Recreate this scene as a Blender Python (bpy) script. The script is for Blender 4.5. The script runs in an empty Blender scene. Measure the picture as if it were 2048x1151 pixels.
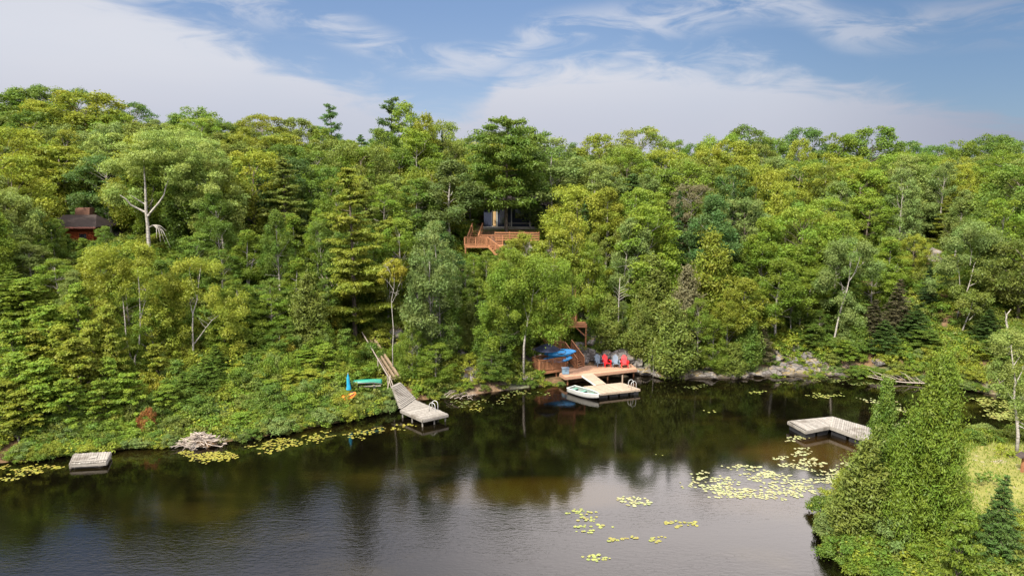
import bpy, math, random
import numpy as np
from mathutils import Vector, Matrix

SC = bpy.context.scene
COL = SC.collection
R = math.radians

# ------------------------------------------------------------------ camera, sky, sun, exposure
CAM_H = 18.5
PITCH = R(9.4)
FPX = 1365.3            # focal length in photo pixels (24 mm lens, 2048 px wide)
cam_d = bpy.data.cameras.new('camera'); cam = bpy.data.objects.new('camera', cam_d); COL.objects.link(cam)
cam_d.lens = 24; cam_d.sensor_width = 36; cam_d.clip_start = 0.5; cam_d.clip_end = 9000
cam.location = (0, 0, CAM_H); cam.rotation_euler = (R(90) - PITCH, 0, 0)
SC.camera = cam
SC.view_settings.view_transform = 'Standard'; SC.view_settings.look = 'None'
SC.view_settings.exposure = 1.32; SC.view_settings.gamma = 1; SC.view_settings.use_curve_mapping = False
SUN_EL, SUN_AZ = R(48), R(-140)      # azimuth clockwise from +Y: the sun stands behind the camera, to the left
sun_d = bpy.data.lights.new('sun', 'SUN'); sun = bpy.data.objects.new('sun', sun_d); COL.objects.link(sun)
sun_d.energy = 3.8; sun_d.angle = R(4.0); sun_d.color = (1.0, 0.93, 0.79)
sdir = Vector((math.sin(SUN_AZ) * math.cos(SUN_EL), math.cos(SUN_AZ) * math.cos(SUN_EL), math.sin(SUN_EL)))
sun.rotation_euler = sdir.to_track_quat('Z', 'Y').to_euler()
sun.location = (-40, -40, 80)
SC.cycles.max_bounces = 5; SC.cycles.diffuse_bounces = 3; SC.cycles.glossy_bounces = 2
SC.cycles.transmission_bounces = 3; SC.cycles.transparent_max_bounces = 4
SC.cycles.caustics_reflective = False; SC.cycles.caustics_refractive = False
SC.cycles.use_denoising = True
SC.cycles.denoising_input_passes = 'RGB_ALBEDO_NORMAL'; SC.cycles.denoising_prefilter = 'NONE'
SC.cycles.sample_clamp_indirect = 4


class NT:
    """tiny node-tree helper"""
    def __init__(s, tree): s.t = tree; tree.nodes.clear()
    def n(s, typ, **kw):
        nd = s.t.nodes.new(typ)
        for k, v in kw.items():
            if k.startswith('i_'):
                key = k[2:]
                nd.inputs[int(key) if key.isdigit() else key.replace('_', ' ')].default_value = v
            else: setattr(nd, k, v)
        return nd
    def l(s, a, b): s.t.links.new(a, b)
    def sock(s, nd, i, v):
        if v is None: return
        if hasattr(v, 'is_output') or isinstance(v, bpy.types.NodeSocket): s.l(v, nd.inputs[i])
        else: nd.inputs[i].default_value = v
    def m(s, op, a, b=None, c=None, clamp=False):
        nd = s.t.nodes.new('ShaderNodeMath'); nd.operation = op; nd.use_clamp = clamp
        s.sock(nd, 0, a); s.sock(nd, 1, b); s.sock(nd, 2, c)
        return nd.outputs[0]
    def smooth(s, v, a, b, lo=0.0, hi=1.0):
        nd = s.t.nodes.new('ShaderNodeMapRange'); nd.interpolation_type = 'SMOOTHSTEP'
        s.sock(nd, 0, v); s.sock(nd, 1, a); s.sock(nd, 2, b); s.sock(nd, 3, lo); s.sock(nd, 4, hi)
        return nd.outputs[0]
    def lin(s, v, a, b, lo=0.0, hi=1.0):
        nd = s.t.nodes.new('ShaderNodeMapRange')
        s.sock(nd, 0, v); s.sock(nd, 1, a); s.sock(nd, 2, b); s.sock(nd, 3, lo); s.sock(nd, 4, hi)
        return nd.outputs[0]
    def mix(s, f, a, b, blend='MIX'):
        nd = s.t.nodes.new('ShaderNodeMix'); nd.data_type = 'RGBA'; nd.blend_type = blend
        s.sock(nd, 0, f)
        for i, v in ((6, a), (7, b)):
            if isinstance(v, tuple) and len(v) == 3: v = (*v, 1)
            s.sock(nd, i, v)
        return nd.outputs[2]
    def noise(s, vec, scale, detail=2, rough=0.5, dist=0.0):
        nd = s.t.nodes.new('ShaderNodeTexNoise')
        nd.inputs['Scale'].default_value = scale; nd.inputs['Detail'].default_value = detail
        nd.inputs['Roughness'].default_value = rough; nd.inputs['Distortion'].default_value = dist
        if vec is not None: s.l(vec, nd.inputs['Vector'])
        return nd.outputs[0]
    def mapping(s, vec, scale=(1, 1, 1), rot=(0, 0, 0), loc=(0, 0, 0)):
        nd = s.t.nodes.new('ShaderNodeMapping')
        nd.inputs['Scale'].default_value = scale; nd.inputs['Rotation'].default_value = rot; nd.inputs['Location'].default_value = loc
        s.l(vec, nd.inputs['Vector']); return nd.outputs[0]


def curve_node(N, v, x0, x1, pts):
    """piecewise curve y(v); pts in real units, y must be within 0..1"""
    u = N.lin(v, x0, x1)
    nd = N.t.nodes.new('ShaderNodeFloatCurve'); cm = nd.mapping; c = cm.curves[0]
    P = [((x - x0) / (x1 - x0), y) for x, y in pts]
    c.points[0].location = P[0]; c.points[1].location = P[-1]
    for p in P[1:-1]: c.points.new(*p)
    cm.update(); N.l(u, nd.inputs['Value']); return nd.outputs[0]


def build_world():
    w = bpy.data.worlds.new('World'); SC.world = w; w.use_nodes = True
    N = NT(w.node_tree)
    out = N.n('ShaderNodeOutputWorld'); bg = N.n('ShaderNodeBackground'); bg.inputs['Strength'].default_value = 0.1
    sky = N.n('ShaderNodeTexSky'); sky.sky_type = 'NISHITA'; sky.sun_disc = False
    sky.sun_elevation = SUN_EL; sky.sun_rotation = SUN_AZ; sky.air_density = 1.0; sky.dust_density = 0.6; sky.ozone_density = 2.2
    tc = N.n('ShaderNodeTexCoord'); g = tc.outputs['Generated']
    sep = N.n('ShaderNodeSeparateXYZ'); N.l(g, sep.inputs[0])
    x, y, z = sep.outputs
    az = N.m('MULTIPLY', N.m('ARCTAN2', x, y), 57.2958)       # degrees to the right of +Y
    el = N.m('MULTIPLY', N.m('ARCSINE', z), 57.2958)
    comb = N.n('ShaderNodeCombineXYZ'); N.l(az, comb.inputs[0]); N.l(el, comb.inputs[1])
    base = comb.outputs[0]
    # streaky cloud noise, stretched sideways and leaning a little up to the right
    n1 = N.noise(N.mapping(base, (0.055, 0.21, 1), (0, 0, R(-9))), 1.0, 6, 0.55, 0.5)
    n2 = N.noise(N.mapping(base, (0.16, 0.55, 1), (0, 0, R(-6)), (3.1, 7.7, 0)), 1.0, 6, 0.6, 0.8)
    n3 = N.noise(N.mapping(base, (0.03, 0.11, 1), (0, 0, R(-4)), (13.1, 2.7, 0)), 1.0, 4, 0.5)
    # upper edge (deg elevation / 20) of the low cloud bank against azimuth
    e1 = curve_node(N, az, -60, 60, [(-60, 1.0), (-38, .84), (-33, .70), (-27, .60), (-23, .545), (-17, .45), (-12, .36), (-7, .29), (-4, .28),
                                      (-1, .40), (3, .47), (8, .50), (14, .48), (20, .44), (26, .37), (32, .27), (42, .18), (60, .4)])
    e1 = N.m('MULTIPLY', e1, 20.0)
    nn = N.m('ADD', N.m('MULTIPLY', N.m('SUBTRACT', n1, 0.5), 6.0), N.m('MULTIPLY', N.m('SUBTRACT', n2, 0.5), 5.0))
    d1 = N.m('ADD', N.m('SUBTRACT', e1, el), nn)
    bank = N.smooth(d1, -0.5, 2.2)
    # thin streaks: a band climbing to the right above the bank
    e2 = curve_node(N, az, -60, 60, [(-60, .8), (-30, .64), (-17, .60), (-4, .44), (2, .54), (8, .58), (14, .60), (20, .63), (26, .50), (34, .5), (60, .4)])
    d2 = N.m('ABSOLUTE', N.m('SUBTRACT', el, N.m('MULTIPLY', e2, 20.0)))
    band = N.smooth(d2, 2.2, 0.2)
    wisp = N.m('MULTIPLY', band, N.smooth(n2, 0.38, 0.66))
    wisp = N.m('MULTIPLY', wisp, 0.66)
    # above the frame a broken bright layer goes on
    azc = N.m('MAXIMUM', N.m('MINIMUM', az, 20.0), -20.0)
    up = N.smooth(N.m('ADD', el, N.m('MULTIPLY', azc, .3)), 18.5, 26.0)
    side = curve_node(N, az, -180, 180, [(-180, 1.0), (-90, 1.0), (-60, .35), (-20, .28), (13, 1.0), (180, 1.0)])
    high = N.m('MULTIPLY', N.m('MULTIPLY', up, N.smooth(n3, 0.12, 0.38)), side)
    mask = N.m('MAXIMUM', N.m('MAXIMUM', bank, wisp), high)
    # thickness variation inside the bank
    mask = N.m('MULTIPLY', mask, N.lin(n3, 0.3, 0.75, 0.80, 1.0))
    # cloud colour: brighter higher up, mauve grey low, greyer to the far right
    c_lo = (2.35, 2.40, 2.76); c_hi = (3.05, 3.07, 3.28)
    cc = N.mix(N.smooth(el, 2.5, 10.0), c_lo, c_hi)
    cc = N.mix(N.smooth(az, 18.0, 42.0, 0.0, 0.62), cc, (.62, .76, 1.25))
    cc = N.mix(N.smooth(el, 13.8, 23.0), cc, (15.0, 14.4, 14.8))
    # clear blue between the clouds, deeper to the upper right
    blue = N.mix(N.smooth(el, 2.0, 15.0), (1.2, 1.6, 2.4), (.70, 1.14, 2.05))
    blue = N.mix(N.smooth(az, 0.0, 34.0, 0.0, 0.85), blue, (0.28, 0.60, 1.22))
    ns = N.mix(0.85, sky.outputs[0], blue)
    blue2 = N.mix(N.smooth(el, 34, 60), ns, sky.outputs[0])
    c = N.mix(mask, blue2, cc)
    N.l(c, bg.inputs['Color']); N.l(bg.outputs[0], out.inputs[0])

build_world()

# ------------------------------------------------------------------ picture <-> place
ST, CT = math.sin(PITCH), math.cos(PITCH)
def _ray(px, py):
    a = (px - 1024) / FPX; b = (575.5 - py) / FPX
    return a, CT + b * ST, b * CT - ST
def P(px, py, z=0.0):
    a, dy, dz = _ray(px, py); t = (z - CAM_H) / dz
    return Vector((a * t, dy * t, z))
def PY(px, py, Y):
    a, dy, dz = _ray(px, py); t = Y / dy
    return Vector((a * t, Y, CAM_H + dz * t))
def proj(v):
    x, y, z = v[0], v[1], v[2] - CAM_H
    f = y * CT - z * ST; u = y * ST + z * CT
    return 1024 + FPX * x / f, 575.5 - FPX * u / f

# ------------------------------------------------------------------ terrain
far_px = [(-60, 935), (0, 925), (70, 921), (130, 912), (240, 899), (330, 893), (400, 890), (450, 884), (520, 874), (600, 860), (650, 850), (700, 840),
          (760, 828), (800, 815), (830, 800), (880, 796), (940, 789), (1000, 781), (1060, 774), (1120, 767), (1170, 752), (1230, 744), (1285, 746),
          (1330, 752), (1400, 751), (1450, 753), (1500, 750), (1560, 747), (1620, 745), (1680, 748), (1740, 752), (1850, 765), (1920, 775), (1975, 786), (2060, 800), (2200, 812)]
FAR = [tuple(P(*q)[:2]) for q in far_px]
FAR = [(-1500, 20), (-160, 26), (-80, 37)] + FAR + [(64, 54), (90, 50), (160, 46), (1500, 30), (1500, 2500), (-1500, 2500)]
near_px = [(2075, 862), (2000, 872), (1930, 880), (1850, 886), (1795, 900), (1740, 930), (1700, 965), (1655, 1000), (1640, 1030), (1650, 1075), (1690, 1118), (1740, 1142), (1800, 1165)]
NEAR = [tuple(P(*q)[:2]) for q in near_px]
NEAR = [(1500, 26), (160, 40), (60, 46)] + NEAR + [(21, 24), (26, 15), (40, 5), (60, -20), (1500, -200)]

def sdist(x, y, poly):
    x = np.asarray(x, float); y = np.asarray(y, float)
    d = np.full(x.shape, 1e9); ins = np.zeros(x.shape, bool)
    n = len(poly)
    for i in range(n):
        x0, y0 = poly[i]; x1, y1 = poly[(i + 1) % n]
        ex, ey = x1 - x0, y1 - y0
        t = np.clip(((x - x0) * ex + (y - y0) * ey) / (ex * ex + ey * ey), 0, 1)
        d = np.minimum(d, np.hypot(x - x0 - t * ex, y - y0 - t * ey))
        c = ((y0 > y) != (y1 > y)) & (x < (x1 - x0) * (y - y0) / ((y1 - y0) if y1 != y0 else 1e-9) + x0)
        ins ^= c
    return np.where(ins, d, -d)

_rs = np.random.RandomState(5)
_W = [( _rs.uniform(-1, 1), _rs.uniform(-1, 1), _rs.uniform(0, 6.28)) for _ in range(24)]
def wav(x, y, L, k0=0, n=6):
    s = 0
    for i in range(n):
        a, b, p = _W[(k0 + i) % 24]
        r = math.hypot(a, b); s = s + np.sin((a * x + b * y) / r * 6.283 / (L * (0.7 + 0.6 * ((i * 37) % 10) / 10)) + p)
    return s / n

LEFT_P = ([-60, -6, -1, 0, 1, 4, 7, 12, 18, 25, 32, 45, 70, 120, 400, 1500], [-5, -2.5, -.7, 0, .35, .9, 1.7, 4.0, 7.2, 9.4, 10.4, 13.2, 19, 20.5, 22, 40])
RITE_P = ([-60, -6, -1, 0, 1, 3, 6, 12, 18, 25, 32, 45, 70, 120, 400, 1500], [-5, -2.5, -.7, 0, .8, 1.9, 3.0, 5.6, 8.0, 9.6, 11.0, 12.0, 13.5, 14.5, 16, 40])
FLATS = []   # (cx, cy, rx, ry, z) levelled ground
def hgt(x, y):
    x = np.asarray(x, float); y = np.asarray(y, float)
    df = sdist(x, y, FAR); dn = sdist(x, y, NEAR)
    hl = np.interp(df, *LEFT_P); hr = np.interp(df, *RITE_P)
    k = np.clip((x + 12) / 14, 0, 1); k = k * k * (3 - 2 * k)
    h = hl * (1 - k) + hr * k
    k2 = np.clip((x - 25) / 60, 0, 1)
    h = np.where(df > 0, h * (1 - 0.10 * k2), h)
    lump = np.clip(df / 8, 0, 1)
    h = h + lump * (0.9 * wav(x, y, 17, 0) + 0.35 * wav(x, y, 5.5, 7) + 0.14 * wav(x, y, 2.1, 13))
    edge = np.clip(df / 1.2, 0, 1)
    h = h + edge * 0.10 * wav(x, y, 1.6, 3)
    hn = np.interp(dn, [-60, -5, -1, 0, .7, 2, 6, 15, 60, 1500], [-5, -2.5, -.6, 0, .35, .7, 1.2, 1.7, 2.2, 8]) + np.clip(dn / 5, 0, 1) * .25 * wav(x, y, 5, 4)
    h = np.maximum(h, hn)
    for cx, cy, rx, ry, z in FLATS:
        q = np.hypot((x - cx) / rx, (y - cy) / ry)
        w = np.clip((1.5 - q) / .5, 0, 1); w = w * w * (3 - 2 * w)
        h = h * (1 - w) + z * w
    return h
_bx = P(1098, 748, .3); FLATS.append((_bx.x, _bx.y + .3, 2.6, 1.5, .22))
def H(x, y): return float(hgt(np.array([x]), np.array([y]))[0])

HOUSE_Y = 90.0
hz = PY(1030, 452, HOUSE_Y).z
FLATS.append((PY(1030, 452, 91).x, 91.5, 9.5, 6.0, hz - 0.25))
cabz = PY(140, 492, 75).z
FLATS.append((PY(140, 480, 76).x, 77, 5.5, 4.5, cabz - .1))

# ------------------------------------------------------------------ object helpers
def tag(o, label=None, cat=None, group=None, kind=None):
    if label: o['label'] = label
    if cat: o['category'] = cat
    if group: o['group'] = group
    if kind: o['kind'] = kind
    return o
def empty(name, loc, label=None, cat=None, group=None, rz=0.0):
    o = bpy.data.objects.new(name, None); COL.objects.link(o); o.location = loc; o.rotation_euler = (0, 0, rz)
    o.empty_display_size = .3
    return tag(o, label, cat, group)

class MB:
    def __init__(s): s.v = []; s.f = []; s.mi = []
    def add(s, vs, fs, m=0):
        k = len(s.v); s.v += [tuple(v) for v in vs]; s.f += [tuple(i + k for i in f) for f in fs]; s.mi += [m] * len(fs)
    def box(s, c, size, rot=None, m=0):
        hx, hy, hz_ = size[0] / 2, size[1] / 2, size[2] / 2
        vs = [Vector((a * hx, b * hy, d * hz_)) for a in (-1, 1) for b in (-1, 1) for d in (-1, 1)]
        if rot is not None:
            M = rot if isinstance(rot, Matrix) else Matrix.Rotation(rot, 3, 'Z')
            vs = [M @ v for v in vs]
        c = Vector(c); vs = [v + c for v in vs]
        s.add(vs, [(0, 1, 3, 2), (4, 6, 7, 5), (0, 4, 5, 1), (2, 3, 7, 6), (0, 2, 6, 4), (1, 5, 7, 3)], m)
    def bar(s, a, b, w, t, m=0, up=Vector((0, 0, 1))):
        a = Vector(a); b = Vector(b); d = b - a; L = d.length
        if L < 1e-6: return
        x = d / L; y = up.cross(x)
        if y.length < 1e-3: y = Vector((0, 1, 0)).cross(x)
        y.normalize(); z = x.cross(y)
        M = Matrix((x, y, z)).transposed()
        s.box((a + b) / 2, (L, w, t), M, m)
    def tube(s, pts, rad, n=6, m=0, cap=True):
        pts = [Vector(p) for p in pts]; k = len(s.v); N_ = len(pts)
        rad = rad if isinstance(rad, (list, tuple)) else [rad] * N_
        prev = None
        for i, p in enumerate(pts):
            d = (pts[min(i + 1, N_ - 1)] - pts[max(i - 1, 0)]).normalized()
            if prev is None: prev = Vector((1, 0, 0)) if abs(d.x) < .8 else Vector((0, 1, 0))
            u = (prev - d * prev.dot(d)).normalized(); w = d.cross(u); prev = u
            for j in range(n):
                a = 6.28319 * j / n; s.v.append(tuple(p + (u * math.cos(a) + w * math.sin(a)) * rad[i]))
        for i in range(N_ - 1):
            for j in range(n):
                s.f.append((k + i * n + j, k + i * n + (j + 1) % n, k + (i + 1) * n + (j + 1) % n, k + (i + 1) * n + j)); s.mi.append(m)
        if cap:
            s.f.append(tuple(k + j for j in reversed(range(n)))); s.mi.append(m)
            s.f.append(tuple(k + (N_ - 1) * n + j for j in range(n))); s.mi.append(m)
    def mesh(s, name, mats, smooth=False):
        me = bpy.data.meshes.new(name); me.from_pydata(s.v, [], s.f)
        for m in (mats if isinstance(mats, (list, tuple)) else [mats]): me.materials.append(m)
        if any(s.mi): me.polygons.foreach_set('material_index', s.mi)
        if smooth: me.polygons.foreach_set('use_smooth', [True] * len(s.f))
        me.update(); return me
    def build(s, name, mats, parent=None, loc=None, smooth=False):
        return link(name, s.mesh(name, mats, smooth), parent, loc)
def link(name, me, parent=None, loc=None, rot=None):
    o = bpy.data.objects.new(name, me); COL.objects.link(o)
    if parent is not None: o.parent = parent
    if loc is not None: o.location = loc
    if rot is not None: o.rotation_euler = rot
    return o
def copy_tree(o, parent=None):
    c = o.copy(); COL.objects.link(c)
    if parent is not None: c.parent = parent
    for ch in list(o.children): copy_tree(ch, c)
    return c

# ------------------------------------------------------------------ materials
def mat(name, build, rough=.8):
    m = bpy.data.materials.new(name); m.use_nodes = True; N = NT(m.node_tree)
    out = N.n('ShaderNodeOutputMaterial'); sh = build(N); N.l(sh, out.inputs[0]); return m
def pri(N, col, rough=.8, spec=.3, bump=None, bs=.3, bd=.02, metal=0.0):
    b = N.n('ShaderNodeBsdfPrincipled'); N.sock(b, 'Base Color', (*col, 1) if isinstance(col, tuple) and len(col) == 3 else col)
    N.sock(b, 'Roughness', rough); b.inputs['Specular IOR Level'].default_value = spec; b.inputs['Metallic'].default_value = metal
    if bump is not None:
        bp = N.n('ShaderNodeBump'); bp.inputs['Strength'].default_value = bs; bp.inputs['Distance'].default_value = bd
        N.l(bump, bp.inputs['Height']); N.l(bp.outputs[0], b.inputs['Normal'])
    return b.outputs[0]
def objc(N): return N.n('ShaderNodeTexCoord').outputs['Object']
def worldc(N): return N.n('ShaderNodeNewGeometry').outputs['Position']
def m_plain(name, col, rough=.6, spec=.4, var=.12, scale=6, metal=0.0):
    def f(N):
        n = N.noise(objc(N), scale, 3, .6)
        c = N.mix(N.lin(n, .3, .7), tuple(v * (1 - var) for v in col), tuple(min(1, v * (1 + var)) for v in col))
        return pri(N, c, rough, spec, metal=metal)
    return mat(name, f)
def m_wood(name, dark, light, rnd=.35, weather=None):
    def f(N):
        oi = N.n('ShaderNodeObjectInfo').outputs['Random']; p = worldc(N)
        g = N.noise(N.mapping(p, (1.2, 1.2, 6)), 5, 4, .65)
        c = N.mix(N.lin(g, .3, .72), dark, light)
        k = N.lin(oi, 0, 1, 1 - rnd, 1 + rnd * .6)
        mul = N.n('ShaderNodeVectorMath'); mul.operation = 'SCALE'; N.l(c, mul.inputs[0]); N.l(k, mul.inputs[3])
        c = mul.outputs[0]
        if weather:
            s = N.noise(p, .9, 4, .6); c = N.mix(N.smooth(s, .52, .70), c, weather)
        return pri(N, c, .85, .2, g, .4, .01)
    return mat(name, f)

M_CEDARWOOD = m_wood('stained_cedar_wood', (.20, .088, .042), (.36, .168, .085), .22)
M_DECK = m_wood('brown_deck_boards', (.27, .15, .095), (.40, .24, .16), .18)
M_PALEDECK = m_wood('pale_dock_boards', (.24, .185, .135), (.33, .26, .195), .14)
M_GREYWOOD = m_wood('weathered_grey_wood', (.155, .14, .12), (.27, .25, .222), .22, (.115, .10, .083))
M_DARKWOOD = m_wood('old_dark_logs', (.13, .09, .055), (.25, .19, .125), .3)
M_STICK = m_wood('bleached_sticks', (.20, .165, .135), (.40, .34, .29), .35)
M_BLACK = m_plain('black_plastic', (.012, .012, .014), .5)
M_WHITE = m_plain('white_paint', (.40, .40, .385), .45, .4, .06)
M_ALU = m_plain('pale_painted_metal', (.52, .55, .53), .4, .5, .10)
M_RED = m_plain('red_chair_paint', (.72, .018, .022), .45, .4)
M_GREYP = m_plain('grey_blue_chair_paint', (.12, .155, .20), .5)
M_BLUEK = m_plain('blue_kayak_plastic', (.012, .25, .58), .3, .5, .25, 1.5)
M_GREENC = m_plain('green_canoe_paint', (.008, .15, .10), .35, .5, .15, 2)
M_ORANGE = m_plain('orange_kayak_plastic', (.85, .20, .02), .4, .5, .3, 2)
M_TURQ = m_plain('turquoise_fabric', (.015, .22, .36), .8, .2, .3, 5)
M_NAVY = m_plain('navy_fabric', (.016, .020, .040), .85, .2)
M_SLATE = m_plain('slate_blue_bin', (.14, .22, .29), .5)
M_TEALSEAT = m_plain('dull_green_seat', (.10, .22, .17), .6)
M_CHAIRF = m_plain('beige_chair_sling', (.36, .31, .26), .8)
M_NAVYWALL = m_plain('dark_blue_siding', (.014, .020, .045), .7)
M_REDWALL = m_wood('red_stained_logs', (.20, .040, .014), (.30, .072, .022), .2)
M_ROOF = m_plain('brown_shingles', (.050, .038, .034), .9, .2, .25, 9)
M_ROOF2 = m_plain('rust_brown_shingles', (.12, .062, .042), .9, .2, .25, 9)
M_GLASS = m_plain('dark_window_glass', (.012, .014, .018), .06, .6, .1)
M_STONE = m_plain('pale_stone', (.38, .35, .31), .9, .2, .2, 3)
M_TAN = m_plain('tan_boards', (.45, .30, .15), .8)

def _leafm(N):
    col = N.n('ShaderNodeObjectInfo').outputs['Color']
    at = N.n('ShaderNodeAttribute', attribute_name='tone'); s = N.n('ShaderNodeSeparateXYZ'); N.l(at.outputs['Vector'], s.inputs[0])
    leaf, clump, _ = s.outputs
    h = N.n('ShaderNodeHueSaturation')
    N.l(N.lin(clump, 0, 1, .516, .480), h.inputs['Hue']); h.inputs['Saturation'].default_value = 1.0
    N.l(N.lin(leaf, 0, 1, .70, 1.32), h.inputs['Value']); N.l(col, h.inputs['Color'])
    c = h.outputs[0]
    d = N.n('ShaderNodeBsdfDiffuse'); N.l(c, d.inputs['Color'])
    t = N.n('ShaderNodeBsdfTranslucent'); N.l(N.mix(.55, c, (1.15, 1.05, .55), 'MULTIPLY'), t.inputs['Color'])
    g = N.n('ShaderNodeBsdfGlossy'); g.inputs['Roughness'].default_value = .5; g.inputs['Color'].default_value = (.9, .95, .9, 1)
    a = N.n('ShaderNodeMixShader'); a.inputs[0].default_value = .40; N.l(d.outputs[0], a.inputs[1]); N.l(t.outputs[0], a.inputs[2])
    b = N.n('ShaderNodeMixShader'); b.inputs[0].default_value = .012; N.l(a.outputs[0], b.inputs[1]); N.l(g.outputs[0], b.inputs[2])
    return b.outputs[0]
M_LEAF = mat('leaves', _leafm)
def _bark(cols, sc=(3, 3, .8)):
    def f(N):
        n = N.noise(N.mapping(objc(N), sc), 4, 4, .65)
        return pri(N, N.mix(N.lin(n, .35, .68), *cols), .9, .2, n, .5, .03)
    return f
M_BARK = mat('grey_brown_bark', _bark(((.055, .042, .032), (.19, .155, .125))))
M_PBARK = mat('pale_grey_bark', _bark(((.16, .14, .12), (.36, .33, .30))))
def _birch(N):
    p = objc(N); n = N.noise(N.mapping(p, (2, 2, 9)), 2.2, 4, .7); n2 = N.noise(p, .9, 3, .6)
    c = N.mix(N.smooth(n, .50, .62), (.34, .315, .28), (.045, .036, .03))
    c = N.mix(N.smooth(n2, .55, .75), c, (.20, .175, .15))
    return pri(N, c, .75, .25, n, .4, .02)
M_BIRCH = mat('white_birch_bark', _birch)
def _rock(N):
    p = worldc(N); n = N.noise(p, .9, 7, .62, .4); n2 = N.noise(p, 4.5, 6, .7)
    v = N.n('ShaderNodeTexVoronoi', feature='DISTANCE_TO_EDGE'); v.inputs['Scale'].default_value = .85
    N.l(N.mapping(p, (1, 1, 2.2), (.25, .1, .4)), v.inputs['Vector'])
    c = N.mix(N.lin(n, .3, .7), (.06, .054, .05), (.20, .185, .175))
    c = N.mix(N.smooth(n2, .5, .75), c, (.26, .245, .23))
    c = N.mix(N.smooth(v.outputs[0], .06, .0), c, (.05, .042, .036))
    geo = N.n('ShaderNodeNewGeometry'); s = N.n('ShaderNodeSeparateXYZ'); N.l(geo.outputs['Normal'], s.inputs[0])
    sp = N.n('ShaderNodeSeparateXYZ'); N.l(p, sp.inputs[0])
    moss = N.m('MULTIPLY', N.smooth(s.outputs[2], .55, .95), N.smooth(n, .42, .60))
    c = N.mix(N.m('MULTIPLY', moss, .8), c, (.17, .12, .03))
    c = N.mix(N.smooth(sp.outputs[2], .28, .08), c, (.045, .036, .026))    # wet line at the water
    return pri(N, c, .88, .25, N.m('ADD', n2, N.m('MULTIPLY', v.outputs[0], 1.2)), .8, .10)
M_ROCK = mat('grey_shield_rock', _rock)
def _ground(N):
    p = worldc(N); n = N.noise(p, .35, 6, .62); n2 = N.noise(p, 2.6, 6, .72); n3 = N.noise(p, .12, 3, .5)
    c = N.mix(N.lin(n2, .3, .7), (.060, .038, .020), (.17, .105, .055))
    c = N.mix(N.smooth(n, .46, .60), c, (.055, .075, .018))
    geo = N.n('ShaderNodeNewGeometry'); s = N.n('ShaderNodeSeparateXYZ'); N.l(geo.outputs['Normal'], s.inputs[0])
    rk = N.mix(N.lin(n2, .3, .7), (.13, .115, .105), (.37, .34, .31))
    c = N.mix(N.m('MULTIPLY', N.smooth(s.outputs[2], .86, .70), N.smooth(n, .38, .52)), c, rk)
    # dry grass on the near point
    sp = N.n('ShaderNodeSeparateXYZ'); N.l(p, sp.inputs[0])
    gr = N.mix(N.lin(n2, .3, .7), (.10, .115, .028), (.22, .20, .055))
    gr = N.mix(N.smooth(N.noise(p, 1.1, 4, .6), .60, .68), gr, (.25, .20, .16))
    near = N.m('MULTIPLY', N.smooth(sp.outputs[1], 47, 44), N.smooth(sp.outputs[0], 16, 20))
    c = N.mix(near, c, gr)
    return pri(N, c, .95, .15, n2, .9, .08)
M_GROUND = mat('forest_floor', _ground)
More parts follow.
